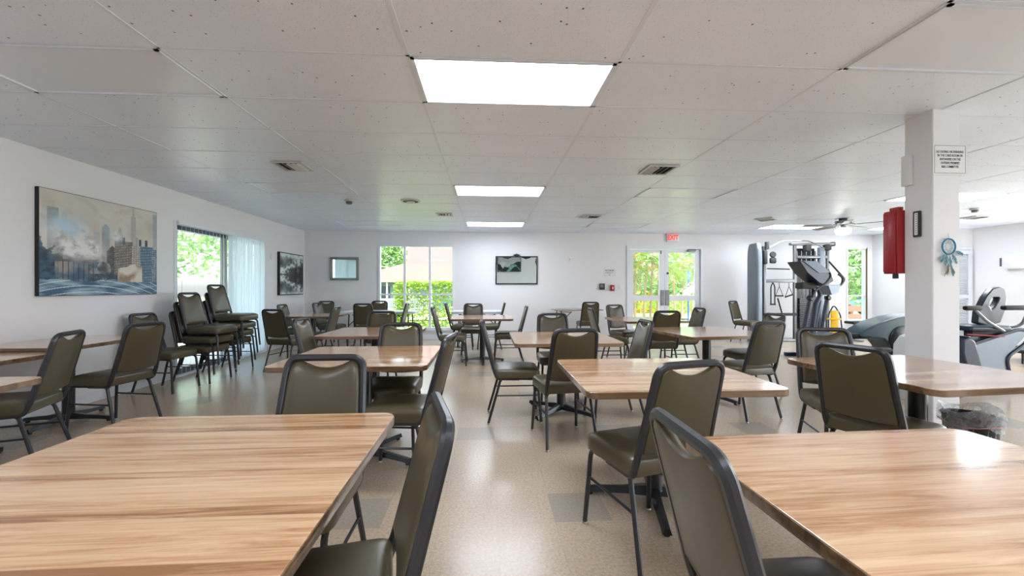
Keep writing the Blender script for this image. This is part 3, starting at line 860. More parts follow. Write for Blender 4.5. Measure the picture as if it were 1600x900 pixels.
chair(.77, 2.04, 106, 'turned chair between the right foreground table and the wood table ahead of it', G)
chair(-.57, 2.82, 173, 'chair with dark seat at the right side of the middle left table, side view', G)
chair(-.76, 3.42, 270, 'chair standing at the far side of the middle left table, seat tucked under', G)
chair(-1.58, 4.4, 0, 'chair seen edge-on just behind the left corner of the middle left table', G)
chair(-1.38, 5.27, 270, 'chair beyond the second left table, below the far window', G)
chair(.62, 3.46, 98, 'chair seen from behind in the aisle, drawn to the grey-lit table in the centre', G)
chair(.27, 4.04, 0, 'chair in full side view in the aisle left of the grey-lit centre table', G)
chair(.78, 4.71, 270, 'chair at the far side of the grey-lit centre table', G)
chair(1.19, 3.95, 180, 'chair seen edge-on at the right side of the grey-lit centre table', G)
chair(.33, 7.08, 180, 'chair at the right end of the far centre table below the black mirror', G)
chair(-.28, 7.9, 270, 'chair behind the far centre table, facing the camera', G)
chair(-.56, 6.83, 0, 'chair with its seat toward us at the left end of the far centre table', G)
chair(-.52, 8.55, 0, 'far chair at the left end of the short white folding table', G)
chair(.02, 8.6, 180, 'far chair at the right end of the short white folding table', G)
chair(-1.92, 8.45, 180, 'dark chair seen edge-on in front of the hedge window', G)
chair(-2.41, 8.58, 90, 'dark chair drawn up in front of the long white folding table', G)
chair(-2.5, 9.56, 270, 'chair behind the long white folding table, against the far wall', G)
chair(-2.82, 7.08, 180, 'leaning chair at the right end of the far left table', G)
chair(-2.99, 6.50, 75, 'dark chair seen from behind in front of the far left table', G)
chair(-3.48, 8.0, 0, 'chair at the left end of the far left table, by the sliding door', G)
chair(-3.16, 8.75, -5, 'chair behind the far left table, turned sideways', G)
chair(-3.67, 9.45, 270, 'chair in the far left corner facing the room, nearest the silver mirror', G, z=.0)
chair(-3.27, 3.05, 199, 'nearest left chair, pushed up to the wall tables, back to the room', G)
chair(-3.33, 3.94, 170, 'second chair at the wall tables, full view from behind', G)
chair(-3.85, 5.30, -5, 'lone chair with its back against the left wall beside the chair stacks', G)
chair(2.52, 4.03, 104, 'chair turned from camera in front of the right hand middle table', G)
chair(3.10, 4.82, 180, 'chair at the right end of the right hand middle table, behind the turned chair', G)
chair(2.28, 2.29, 20, 'large chair seen from behind at the left end of the table by the column', G)
chair(2.48, 2.78, 252, 'chair at the far side of the table by the column, behind the large near one', G)
chair(2.80, 1.66, 180, 'chair at the far right edge with only its seat in view beyond the foreground table', G)
chair(1.88, 6.27, 0, 'chair seen edge-on at the left of the table before the double doors', G)
chair(2.40, 5.80, 90, 'chair seen from behind at the near side of the table before the double doors', G)
chair(2.93, 6.27, 180, 'chair at the right end of the table before the double doors', G)
chair(2.40, 7.17, 290, 'chair at the far side of the table before the double doors, facing the room', G)
chair(2.21, 9.22, 90, 'farthest chair at the thin dark table beside the double doors', G)
chair(5.85, 9.15, 300, 'single chair standing against the far wall beside the cable gym', G)
GS = 'stacked banquet chairs by the sliding door'
nmA = ['bottom chair of the nearer stack by the sliding door', 'middle chair of the nearer stack by the sliding door', 'top chair of the nearer stack by the sliding door']
for k in range(3): chair(-3.76 + .055 * k, 5.80, -4, nmA[k], GS, z=.122 * k)
nmB = ['bottom chair of the farther stack by the sliding door', 'second chair up in the farther stack by the sliding door', 'third chair up in the farther stack by the sliding door', 'top chair of the farther stack, highest of all']
for k in range(4): chair(-3.88 + .035 * k, 6.56, -3, nmB[k], GS, z=.118 * k)

# ------------------------------------------------------------ tables
def cafe_table(x, y, w_, d_, rz, base_rz, label, ht=.75, group='square butcher-block dining tables', arm=.40):
    t = thing('dining_table', label, 'table', (x, y, 0), R(rz), group)
    th = .034
    tp = MB().loft(rrect(w_, d_, .055, 6), [(.003, ht - .003 - .0001), (0.0, ht - .003), (.003, ht)][:0] or [(.004, ht - .0015), (.0, ht - .004), (0, ht - .0041)], centre=(0, 0)) if False else None
    mb = MB(); mb.loft(rrect(w_ - .004, d_ - .004, .053, 6), [(0, ht - .004), (0, ht - .0008), (.0015, ht)], centre=(0, 0))
    top = mb.build('tabletop', M['wood'], t, angle=12)
    MB().loft(rrect(w_, d_, .055, 6), [(.002, ht - th), (0, ht - th + .002), (0, ht - .004), (.002, ht - .0025)], centre=(0, 0)).build('edge_band', M['wood_edge'], top)
    MB().lathe((0, 0), [(.052, .06), (.045, .09), (.045, ht - th - .02), (.045, ht - th - .012)], 20).build('column', M['black'], t)
    mb = MB()
    for k in range(2):
        a = R(base_rz - rz) + k * PI / 2
        mb.box(-.26, .26, -.022, .022, -.012, 0, Matrix.Translation((0, 0, ht - th)) @ Matrix.Rotation(a, 4, 'Z'))
    mb.build('mounting_plate', M['black'], t, smooth=False)
    for k in range(4):
        a = base_rz - rz + 90 * k; Mr = Matrix.Rotation(R(a), 4, 'Z'); mb = MB()
        # tapering cast arm, arched
        st = [(.0, .034, .03, .085), (.08, .032, .028, .078), (.18, .028, .030, .062), (arm - .06, .024, .022, .050), (arm, .024, .014, .044)]
        vs = []; fs = []
        for (xx, hw_, zb, zt) in st:
            for (yy, zz) in ((-hw_, zb), (-hw_ * .55, zt), (hw_ * .55, zt), (hw_, zb)): vs.append(Mr @ Vector((xx, yy, zz)))
        for i in range(len(st) - 1):
            for j in range(4): fs.append((i * 4 + j, i * 4 + (j + 1) % 4, (i + 1) * 4 + (j + 1) % 4, (i + 1) * 4 + j))
        fs += [(3, 2, 1, 0), tuple(range(len(vs) - 4, len(vs)))]
        mb.add(vs, fs)
        am = mb.build('base_arm', M['black'], t)
        f = Mr @ Vector((arm - .025, 0, 0))
        MB().cyl((f.x, f.y), .016, 0, .03, 12).build('foot', M['rubber'], am)
    return t
cafe_table(-.865, 1.10, 1.01, 1.20, .3, -20, 'large light wood table filling the bottom left foreground')
cafe_table(1.175, .79, 1.03, 1.19, 2.0, 10, 'large light wood table filling the bottom right foreground')
cafe_table(-.90, 3.16, 1.02, .93, 0, -26, 'middle left wood table in front of two left tables, glare on top')
cafe_table(-1.28, 4.87, 1.02, .98, 0, 30, 'second left wood table below the far window')
cafe_table(.985, 2.43, 1.02, .93, 0, -13, 'middle right wood table with black column between chairs')
cafe_table(.74, 4.19, 1.0, .98, 0, 45, 'centre table whose top reflects grey, beside the aisle')
cafe_table(-.09, 7.10, 1.0, .95, 0, 3, 'far centre table below the black framed mirror', arm=.36)
cafe_table(2.50, 6.55, 1.0, .98, 4, 40, 'far table in front of the double doors')
cafe_table(2.50, 4.66, 1.04, 1.0, 7, 20, 'right hand middle table in front of the cable gym chair')
cafe_table(2.63, 2.42, 1.0, .95, 5.5, 20, 'grey-lit table in front of the white column, above the waste bin')
cafe_table(-3.90, 4.14, .80, .95, 0, 2, 'wall table on the left, farther of the two joined end to end', arm=.37)
cafe_table(-3.90, 3.15, .80, .93, 0, 45, 'wall table on the left, nearer and slightly lower of the two', ht=.72, arm=.34)
cafe_table(-2.97, 2.04, 1.0, .93, 0, 40, 'wood table corner poking in at the left edge of the photo')
cafe_table(-3.19, 7.86, 1.0, .95, 0, 20, 'far left table near the mountain picture', arm=.36)

def folding_table(x, y, w_, d_, label, dark=False):
    t = thing('folding_table', label, 'table', (x, y, 0), 0, 'folding tables along the far wall')
    m = M['black'] if dark else M['white_plastic']; th = .02 if dark else .045
    MB().loft(rrect(w_, d_, .05, 5), [(.008, .75 - th), (0, .75 - th + .006), (0, .744), (.006, .75)], centre=(0, 0)).build('tabletop', M['wood_edge'] if dark else m, t)
    for s in (-1, 1):
        xx = s * (w_ / 2 - .16)
        pts = fillet([(xx, -d_ / 2 + .06, .72 - th + .02), (xx + s * .03, -d_ / 2 + .06, .02), (xx + s * .03, d_ / 2 - .06, .02), (xx, d_ / 2 - .06, .72 - th + .02)], .04, 4)
        MB().tube(pts, .013, 8).build('leg', M['black'], t)
        MB().tube([(xx + s * .015, 0, .71 - th), (xx - s * .0, 0, .70 - th), (xx - s * .28, 0, .69 - th)][::2], .009, 6).build('brace_anchor', M['black'], t)
        MB().tube([(xx + s * .017, -d_ / 2 + .06, .45), (xx - s * .24, -d_ / 2 + .10, .705)], .009, 6).build('brace', M['black'], t)
    return t
folding_table(-2.25, 9.05, 1.52, .6, 'long white plastic folding table under the far window')
folding_table(-.22, 8.97, 1.06, .62, 'short white plastic folding table right of the far window')
folding_table(2.05, 9.62, 1.12, .72, 'thin dark-edged folding table against the wall left of the double doors', True)

# ------------------------------------------------------------ pictures, mirrors, signs
def painted(name, parent, w_, h_, nx, ny, fn, place):
    """a flat picture: colour attribute computed per point by fn(s, t)"""
    vs = []; fs = []; cols = []
    for j in range(ny + 1):
        for i in range(nx + 1):
            s, t_ = i / nx, j / ny
            vs.append(place(s * w_ - w_ / 2, t_ * h_ - h_ / 2)); cols.append(fn(s, t_))
    for j in range(ny):
        for i in range(nx):
            a = j * (nx + 1) + i; fs.append((a, a + 1, a + nx + 2, a + nx + 1))
    me = bpy.data.meshes.new(name); me.from_pydata(vs, [], fs)
    ca = me.color_attributes.new('paint', 'FLOAT_COLOR', 'POINT')
    for i, c in enumerate(cols): ca.data[i].color = (c[0], c[1], c[2], 1)
    m = bpy.data.materials.get('canvas_print')
    if not m:
        m = mat('canvas_print', (1, 1, 1, 1), 0.5); a = N(m).new('ShaderNodeVertexColor'); a.layer_name = 'paint'
        L(m, a.outputs[0], N(m)['Principled BSDF'].inputs['Base Color'])
    me.materials.append(m)
    o = bpy.data.objects.new(name, me); col.objects.link(o); o.parent = parent; return o
def lerp3(a, b, t): t = max(0, min(1, t)); return tuple(a[i] + (b[i] - a[i]) * t for i in range(3))
def nz(x, y, s, o=0): return noise.fractal(Vector((x * s, y * s, o)), 1.0, 2.0, 5)
rc = random.Random(77)
beige, grey_, pale_ = srgb(196, 190, 178)[:3], srgb(150, 148, 146)[:3], srgb(226, 228, 228)[:3]
blue, bl2, bl3, dk = srgb(104, 142, 168)[:3], srgb(62, 94, 120)[:3], srgb(150, 178, 194)[:3], srgb(44, 44, 50)[:3]
def hashv(a, b): return random.Random(int(a) * 7919 + int(b) * 104729).random()
def facade(s, t, c0, c1, nx_, ny_):
    u, v = s * nx_, t * ny_
    win = (u % 1) > .45 and (v % 1) > .42
    k = hashv(math.floor(u), math.floor(v))
    return lerp3(c0, c1, (.35 + .5 * k) if win else .08 + .18 * nz(s, t, 24))
def city(s, t):
    c = lerp3(beige, srgb(212, 208, 198), .5 + .8 * nz(s, t, 2.4))
    c = lerp3(c, srgb(168, 164, 156), max(0, .5 * nz(s, t, 9, 3)))
    # hazy towers
    for (a, b, h, col_, k0) in ((.05, .13, .84, bl2, .62), (.15, .19, .80, grey_, .35), (.21, .27, .72, blue, .3), (.39, .44, .66, blue, .3), (.46, .525, .76, bl2, .6),
                                (.57, .67, .60, bl2, .55), (.725, .775, .90, grey_, .7), (.775, .80, .66, bl2, .5), (.955, 1.01, .97, blue, .55)):
        m_ = (a + b) / 2; hh = h
        if (a, b) == (.57, .67): hh = h + .16 * max(0, 1 - abs(s - m_) / .045)
        if (a, b) == (.46, .525): hh = h - 1.2 * abs(s - m_)
        if (a, b) == (.725, .775): hh = h + .12 * max(0, 1 - abs(s - m_) / .01)
        if a < s < b and t < hh:
            c = lerp3(c, facade(s, t, col_, lerp3(col_, pale_, .4), 90, 60), k0 * (.55 + .45 * t / hh))
    # light blue haze
    hz_ = math.exp(-((s - .28) ** 2 / .05 + (t - .68) ** 2 / .012)) * (.7 + 1.2 * nz(s, t, 4, 5))
    c = lerp3(c, srgb(176, 204, 220), hz_)
    # middle distance blocks
    if .50 < s < .60 and t < .50 + .03 * math.sin(s * 60): c = facade(s, t, dk, grey_, 70, 46)
    if .57 < s < .745 and t < .60 - .06 * (.745 - s): c = facade(s, t + .25 * (.745 - s), srgb(98, 92, 88)[:3], srgb(198, 190, 182)[:3], 66, 34)
    for x_ in (.62, .655, .82, .885):
        if abs(s - x_) < .013 and .56 < t < .64 + (.0 if x_ < .7 else .0): c = lerp3(dk, bl2, .5)
    if .735 < s < .83 and t < .56 - .1 * (s - .735): c = facade(s, t, srgb(150, 144, 138)[:3], srgb(214, 208, 200)[:3], 40, 40)
    if .82 < s < .955 and t < .565: c = facade(s, t - .12 * (s - .82), bl2, bl3, 58, 30)
    if .945 < s and t < .55: c = facade(s, t, bl2, pale_, 50, 40)
    # leafy mass and elevated structure at left
    if s < .16 and t < .56 - 1.2 * s + .12 * nz(s, t, 9, 1): c = lerp3(bl2, srgb(34, 58, 76)[:3], .5 + 1.3 * nz(s, t, 18, 2))
    e = math.exp(-((s - .30) ** 2) / .03 - ((t - .36) ** 2) / .008) * (.9 + 1.2 * nz(s, t, 12, 6))
    c = lerp3(c, dk, e)
    if .10 < s < .46 and t < .345: c = lerp3(bl2, grey_, .35 + 1.2 * nz(s, t, 9, 11))
    if .10 < s < .42 and .33 < t < .355 + .03 * (s - .1): c = lerp3(dk, grey_, .25)
    if .12 < s < .44 and t < .34 and ((s * 26) % 1 < .22): c = lerp3(c, dk, .7)
    # billowing steam
    st = math.exp(-((s - .21) ** 2 / .022 + (t - .50 - .35 * (.24 - s)) ** 2 / .012)) + .8 * math.exp(-((s - .38) ** 2 / .006 + (t - .56 + .9 * (s - .36)) ** 2 / .01)) + .5 * math.exp(-((s - .60) ** 2 / .003 + (t - .62) ** 2 / .004))
    c = lerp3(c, lerp3(pale_, grey_, max(0, 1.6 * nz(s, t, 11, 8))), st * (1.3 + 1.8 * nz(s, t, 6, 7)))
    # pale wedge shaped corner building
    if .60 < s < .84 and .14 < t < .34 - .35 * abs(s - .76) + .02 * nz(s, t, 10): c = lerp3(srgb(216, 208, 196)[:3], srgb(150, 128, 104)[:3], max(0, .3 + 1.4 * nz(s, t, 9, 4)))
    # locomotive face
    r_ = math.hypot((s - .475) * 1.4, t - .27)
    if r_ < .085: c = lerp3(srgb(70, 74, 80)[:3], srgb(176, 180, 184)[:3], (r_ / .085) ** 2 * (.6 + nz(s, t, 20)))
    if .36 < s < .60 and .13 < t < .22: c = lerp3(c, srgb(40, 62, 82)[:3], .75 + .5 * nz(s, t, 16))
    # wet street with sweeping rails
    if t < .15 + .04 * nz(s, .5, 6) and not (.60 < s < .84 and t > .14):
        c = lerp3(srgb(58, 96, 126)[:3], bl3, .45 + 1.1 * nz(s * .7, t * 3, 7, 9))
        q = t * 3.2 + (s - .35) ** 2 * 1.4
        if abs((q * 5) % 1 - .5) < .08: c = lerp3(c, pale_, .6)
    return c
t = thing('framed_picture', 'large steamy city street picture in blue and grey on the left wall', 'picture', (XL, 4.965, 1.69))
MB().box(.0, .035, -.715, .715, -.525, .525).build('frame', M['blackframe'], t, smooth=False, loc=(.001, 0, 0))
painted('canvas', t, 1.42, 1.04, 330, 240, city, lambda a, b: (.0372, a, b))
def lake(s, t):
    hz_ = .48
    tt = t if t > hz_ else 2 * hz_ - t
    k = nz(s, tt, 3.2, 5) + .25 * nz(s, tt, 12, 1)
    d1 = math.exp(-((tt - .55 - .42 * max(0, s - .12)) ** 2) / .008) * (.6 + 1.3 * nz(s, tt, 6, 4))
    d2 = math.exp(-((tt - .98) ** 2) / .006) * (1 + nz(s, tt, 8, 2))
    v = .05 + .25 * max(0, k) + 1.1 * max(0, d1 * (1 + 1.5 * nz(s, tt, 14, 8))) + .7 * max(0, d2) - .12 * (s > .6 and tt < .7)
    if abs(t - hz_) < .012: v = .04
    if t < hz_: v *= .8
    v = max(.008, min(.75, v)); return (v * .86, v * .98, v)
t = thing('framed_picture', 'small black and white lake and clouds picture beside the sliding door', 'picture', (XL, 9.41, 1.535))
MB().box(.0, .05, -.55, .55, -.45, .45).build('frame', M['blackframe'], t, smooth=False, loc=(.001, 0, 0))
painted('canvas', t, 1.06, .86, 90, 80, lake, lambda a, b: (.0522, a, b))
def flower(s, t):
    c = lerp3(srgb(206, 208, 210), srgb(180, 182, 190), .5 + nz(s, t, 3))
    if t < .5 + .25 * math.sin(s * 5 + 1) * .5 + .2 * nz(s, t, 2.5): c = srgb(22, 26, 36)[:3]
    if t < .55 * math.sin(max(0, min(1, s / .6)) * PI) + .08 * nz(s, t, 6) and t > .35 * math.sin(max(0, min(1, (s) / .45)) * PI): c = lerp3(srgb(70, 130, 120), srgb(160, 205, 195), .5 + nz(s, t, 10))
    if abs(s - .78) < (t - .18) * .35 and t < .62: c = srgb(222, 220, 226)[:3]
    return c
t = thing('framed_picture', 'wide leaf and petal picture on the near wall, seen only in the black mirror', 'picture', (1.2, YN + .012, 1.84))
MB().box(-.66, .66, .001, .035, -.42, .42).build('frame', M['blackframe'], t, smooth=False)
painted('canvas', t, 1.26, .78, 90, 60, flower, lambda a, b: (-a, .0372, b))

# silver mirror
t = thing('wall_mirror', 'small mirror in a silver frame on the far wall, left of the window', 'mirror', (-3.385, YB, 1.69))
def pframe(mb, w_, h_, bw_, d0, d1, ypl=-1):
    mb.rbox(-w_ / 2, -w_ / 2 + bw_, -d1, -d0, -h_ / 2, h_ / 2, .006); mb.rbox(w_ / 2 - bw_, w_ / 2, -d1, -d0, -h_ / 2, h_ / 2, .006)
    mb.rbox(-w_ / 2 + bw_ * .5, w_ / 2 - bw_ * .5, -d1, -d0, h_ / 2 - bw_, h_ / 2, .006); mb.rbox(-w_ / 2 + bw_ * .5, w_ / 2 - bw_ * .5, -d1, -d0, -h_ / 2, -h_ / 2 + bw_, .006)
mb = MB(); pframe(mb, .66, .55, .045, .001, .04); pframe(mb, .58, .47, .018, .001, .028); mb.build('frame', M['silverframe'], t)
MB().box(-.27, .27, -.015, -.008, -.22, .22).build('mirror_glass', M['mirror'], t, smooth=False)
# black ornate mirror, tilted slightly down
t = thing('wall_mirror', 'black framed mirror with carved crest on the far wall', 'mirror', (.70, YB - .012, 1.665))
t.rotation_euler = (R(1.5), 0, 0)
mb = MB(); pframe(mb, 1.02, .68, .028, .001, .03); mb.build('frame', M['blackframe'], t)
MB().box(-.49, .49, -.014, -.008, -.32, .32).build('mirror_glass', M['mirror'], t, smooth=False)
mb = MB()
for s in (-1, 1):   # scrolls along the top edge and corners
    pts = [(s * .08, -.02, .335), (s * .14, -.02, .318), (s * .22, -.02, .295), (s * .30, -.02, .305), (s * .36, -.02, .33)]
    mb.tube(pts, [.008, .018, .026, .018, .008], 8)
    pts = [(s * .495, -.02, .33), (s * .48, -.02, .27), (s * .475, -.02, .20), (s * .49, -.02, .13), (s * .50, -.02, .08)]
    mb.tube(pts, [.01, .022, .024, .016, .006], 8)
    for k in range(3):
        a = R(90 + s * (18 + 22 * k)); mb.tube([(0, -.02, .335), (math.cos(a) * .06, -.024, .335 + math.sin(a) * .05), (math.cos(a) * .11 + 0, -.02, .34 + math.sin(a) * .05)], [.012, .012, .004], 7)
mb.tube([(0, -.02, .33), (0, -.024, .37), (0, -.02, .41)], [.016, .014, .004], 8)
mb.build('carved_crest', M['blackframe'], t)

# exit sign
t = thing('exit_sign', 'white exit sign with red letters above the double doors', 'sign', (4.565, YB, 2.475))
MB().rbox(-.15, .15, -.05, -.001, -.095, .095, .01).build('housing', M['trim'], t)
text_mesh('letters', 'EXIT', .17, M['exit_red'], t, Matrix.Translation((0, -.0515, -.0)) @ Matrix.Rotation(R(90), 4, 'X'), bold=.006, sx=.78)

def sign(label, x, y, z, w_, h_, body, size, rz=0, line=1.0, sx=1.0, border=.007):
    t = thing('wall_sign', label, 'sign', (x, y, z), rz)
    MB().box(-w_ / 2, w_ / 2, -.006, -.001, -h_ / 2, h_ / 2).build('plate', M['paper'], t, smooth=False)
    mb = MB(); e = .012; b = border * .35
    for (a0, a1, c0, c1) in ((-w_ / 2 + e, w_ / 2 - e, h_ / 2 - e - b, h_ / 2 - e), (-w_ / 2 + e, w_ / 2 - e, -h_ / 2 + e, -h_ / 2 + e + b), (-w_ / 2 + e, -w_ / 2 + e + b, -h_ / 2 + e, h_ / 2 - e), (w_ / 2 - e - b, w_ / 2 - e, -h_ / 2 + e, h_ / 2 - e)):
        mb.box(a0, a1, -.0068, -.006, c0, c1)
    mb.build('border', M['ink'], t, smooth=False)
    text_mesh('lettering', body, size, M['ink'], t, Matrix.Translation((0, -.0070, 0)) @ Matrix.Rotation(R(90), 4, 'X'), line=line, sx=sx, bold=.0001)
    return t
sign('white no eating or drinking notice at the top of the column', 3.455, CYA - .001, 2.208, .272, .232, 'NO EATING OR DRINKING\nIN THE CARD ROOM OR\nANYWHERE ON THE\nOUTSIDE PREMISES\nR&R COMMITTEE', .0265, line=1.05, sx=.68)
sign('small white maximum capacity notice left of the double doors', 2.99, YB - .001, 1.61, .29, .18, 'MAXIMUM\nCAPACITY\n45', .052, sx=.85)

# column fittings
t = thing('first_aid_cabinet', 'red metal cabinet hung on the left side of the white column', 'cabinet', (CXA + .02, CYB + .002, 1.60))
MB().rbox(-.075, .0, 0, .12, -.24, .27, .008).build('body', M['red'], t)
MB().rbox(-.088, -.075, .01, .11, -.225, .255, .004).build('door', M['red'], t)
MB().rbox(-.045, .0, .02, .10, .27, .30, .006).build('lid_flange', M['red'], t)
MB().rbox(-.06, -.03, .03, .06, -.28, -.24, .005).build('latch', M['dark'], t)
t = thing('thermometer', 'dark framed strip thermometer on the left face of the column', 'thermometer', (CXA, 3.055, 1.74))
MB().rbox(-.018, -.001, -.028, .028, -.1, .1, .006).build('case', M['dark'], t)
MB().box(-.020, -.018, -.012, .012, -.085, .085).build('scale', M['paper'], t, smooth=False)
mb = MB()
for k in range(9): mb.box(-.0206, -.020, -.010, .004, -.07 + k * .0175, -.066 + k * .0175)
mb.build('graduation', M['ink'], t, smooth=False)
tag(MB().rbox(CXA - .035, CXA - .0005, 3.09, 3.16, 2.05, 2.29, .006).build('junction_box', M['wall']), 'white box high on the left face of the column', 'box')
# dreamcatcher
M['turq'] = mat('turquoise_thread', srgb(44, 128, 152), 0.7, noise_amt=.2)
M['feather'] = leaf_mat('teal_feather', srgb(30, 96, 118), srgb(130, 180, 190))
M['brownf'] = leaf_mat('brown_feather', srgb(110, 96, 76), srgb(170, 156, 130))
t = thing('dreamcatcher', 'turquoise dreamcatcher with feathers on the front of the column', 'dreamcatcher', (3.438, CYA - .014, 1.555))
mb = MB(); mb.tube([(.052 * math.cos(2 * PI * k / 28), 0, .058 * math.sin(2 * PI * k / 28)) for k in range(28)], .0055, 7, closed=True); mb.build('hoop', M['turq'], t)
mb = MB()
for k in range(9):
    a, b = 2 * PI * k / 9, 2 * PI * (k + 3) / 9
    mb.tube([(.05 * math.cos(a), 0, .056 * math.sin(a)), (.05 * math.cos(b), .001, .056 * math.sin(b))], .0007, 4)
mb.build('web', M['turq'], t)
rn = random.Random(2)
def feather(x, z, ang, ln, wd, m):
    mb = MB(); d = Vector((math.sin(ang), 0, -math.cos(ang))); s = Vector((d.z, 0, -d.x))
    p0 = Vector((x, -.002, z)); mb.tube([p0, p0 + d * ln], .0008, 4)
    n = 16
    for k in range(n):
        u = .12 + .86 * k / n; w0 = wd * math.sin(PI * min(1, u * .95 + .05)) ** .7
        for sg in (-1, 1):
            p = p0 + d * (ln * u); e = p + s * sg * w0 + d * (ln * .16) + Vector((0, rn.uniform(-.004, .002), 0))
            mb.add([p - d * .003, p + d * .005, e + d * .002, e - d * .002], [(0, 1, 2, 3)])
    mb.build('feather', m, t, smooth=False)
for (x, z, a, l, wd, m) in ((-.03, -.05, -.55, .075, .014, 'feather'), (-.02, -.05, -.1, .09, .014, 'feather'), (.005, -.055, .05, .10, .014, 'feather'), (.02, -.05, .45, .085, .014, 'feather'), (.045, -.03, 1.1, .07, .014, 'feather'),
                           (-.005, -.12, -.15, .09, .012, 'brownf'), (.01, -.12, .2, .10, .012, 'feather'), (.005, -.14, -.5, .09, .006, 'brownf'), (.012, -.15, .5, .06, .010, 'brownf')):
    feather(x, z, a, l, wd, M[m])
mb = MB(); mb.tube([(0, 0, .058), (0, .004, .10)], .001, 4); mb.build('hanging_loop', M['turq'], t)

# small fittings on the far wall
t = thing('thermostat', 'dark grey thermostat box left of the fire alarm pull', 'thermostat', (2.80, YB, 1.27))
MB().rbox(-.065, .065, -.045, -.001, -.075, .075, .01).build('case', M['dark'], t)
MB().box(-.05, .02, -.047, -.045, -.02, .05).build('display', M['grey_metal'], t, smooth=False)
MB().cyl((0, 0), .0, 0, 0) if False else None
t = thing('fire_alarm_pull', 'small dark red fire alarm pull station beside the double doors', 'fire alarm', (3.055, YB, 1.235))
MB().rbox(-.05, .05, -.05, -.001, -.075, .075, .008).build('case', M['red'], t)
MB().rbox(-.012, .012, -.06, -.05, -.03, .03, .004).build('pull_handle', M['paper'], t)
t = thing('wall_plate', 'small white cable plate on the far wall right of the black mirror', 'wall plate', (2.005, YB, 1.94))
MB().rbox(-.04, .04, -.008, -.001, -.06, .06, .003).build('plate', M['paper'], t)
MB().lathe((0, 0), [(.009, 0), (.009, .008)], 10, Matrix.Translation((0, -.008, 0)) @ Matrix.Rotation(R(90), 4, 'X')).build('socket', M['dark'], t)
t = thing('light_switch', 'faint white switch plate left of the double door frame', 'light switch', (3.25, YB, 1.27))
MB().rbox(-.04, .04, -.008, -.001, -.06, .06, .003).build('plate', M['paper'], t); MB().rbox(-.006, .006, -.016, -.008, -.014, .014, .003).build('toggle', M['paper'], t)
t = thing('door_chime', 'small white oval chime on the left wall by the lake picture', 'chime', (XL, 8.62, 1.86))
MB().lathe((0, 0), [(.05, 0), (.05, .012), (.04, .02)], 18, Matrix.Translation((.001, 0, 0)) @ Matrix.Rotation(R(90), 4, 'Y')).build('cover', M['paper'], t)
t = thing('notice_board', 'tall narrow white instruction board beside the narrow window', 'board', (8.74, YB, 1.46))
MB().rbox(-.10, .12, -.02, -.001, -.5, .5, .004).build('frame', M['trim'], t); MB().box(-.085, .105, -.023, -.02, -.48, .48).build('sheet', M['paper'], t, smooth=False)

# right wall fittings
t = thing('electrical_box', 'white electrical box on the right hand wall', 'box', (XR, 8.12, 1.79))
MB().rbox(-.11, -.001, -.16, .16, -.15, .15, .008).build('case', M['trim'], t)
MB().rbox(-.118, -.11, -.14, .14, -.13, .13, .004).build('cover', M['paper'], t)
MB().box(-.002, -.0005, .24, .28, -.09, .09).build('caption_strip', M['ink'], t, smooth=False)
t = thing('cork_board', 'framed cork board at the right edge of the photo', 'cork board', (XR, 7.3, 1.62))
mb = MB(); mb.rbox(-.03, -.001, -.45, -.40, -.3, .3, .004); mb.rbox(-.03, -.001, .40, .45, -.3, .3, .004); mb.rbox(-.03, -.001, -.42, .42, .25, .3, .004); mb.rbox(-.03, -.001, -.42, .42, -.3, -.25, .004)
mb.build('frame', M['oakframe'], t); MB().box(-.018, -.001, -.40, .40, -.25, .25).build('cork', M['cork'], t, smooth=False)
MB().box(-.021, -.018, .02, .38, -.24, -.08).build('pinned_notice', M['paper'], t, smooth=False)
MB().box(-.030, -.019, .24, .38, -.1, .0).build('pinned_card', M['navy'], t, smooth=False)

# ------------------------------------------------------------ ceiling fittings
def vent(x, y, w_, d_, rz, label):
    t = thing('ceiling_vent', label, 'vent', (x, y, H - .004), R(rz), 'ceiling air vents')
    mb = MB(); e = .03
    mb.box(-w_ / 2, w_ / 2, -d_ / 2, -d_ / 2 + e, -.012, .0); mb.box(-w_ / 2, w_ / 2, d_ / 2 - e, d_ / 2, -.012, .0)
    mb.box(-w_ / 2, -w_ / 2 + e, -d_ / 2 + e, d_ / 2 - e, -.012, .0); mb.box(w_ / 2 - e, w_ / 2, -d_ / 2 + e, d_ / 2 - e, -.012, .0)
    mb.build('frame', M['vent'], t, smooth=False)
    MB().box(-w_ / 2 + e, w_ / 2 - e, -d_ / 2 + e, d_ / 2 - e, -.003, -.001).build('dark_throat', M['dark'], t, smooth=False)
    n = max(3, int((w_ - .06) / .05)); mb = MB()
    for k in range(n):
        xx = -w_ / 2 + e + (w_ - 2 * e) * (k + .5) / n
        mb.box(-.017, .017, -d_ / 2 + e, d_ / 2 - e, -.0012, .0012, Matrix.Translation((xx, 0, -.013)) @ Matrix.Rotation(R(38 if xx < 0 else -38), 4, 'Y'))
    mb.build('louvres', M['vent'], t, smooth=False)
vent(-2.12, 4.71, .32, .34, 0, 'square ceiling vent at left, ahead of the unlit panel')
vent(1.92, 4.62, .34, .36, 0, 'square ceiling vent at right of centre')
vent(-.78, 7.66, .28, .26, 0, 'small ceiling vent beside the centre lights')
vent(1.92, 7.75, .36, .30, 0, 'small ceiling vent above the aisle to the double doors')
vent(5.40, 7.85, .34, .30, 40, 'dark turned ceiling vent near the cable gym')
vent(9.2, 7.4, .34, .3, 0, 'small ceiling vent glimpsed beside the red cabinet')
t = thing('ceiling_diffuser', 'round white ceiling diffuser beside the centre lights', 'ceiling diffuser', (-1.18, 6.5, H - .004), 0)  # round diffuser set in the ceiling
MB().lathe((0, 0), [(.15, 0), (.14, -.012), (.12, -.014)], 24).build('rim', M['vent'], t)
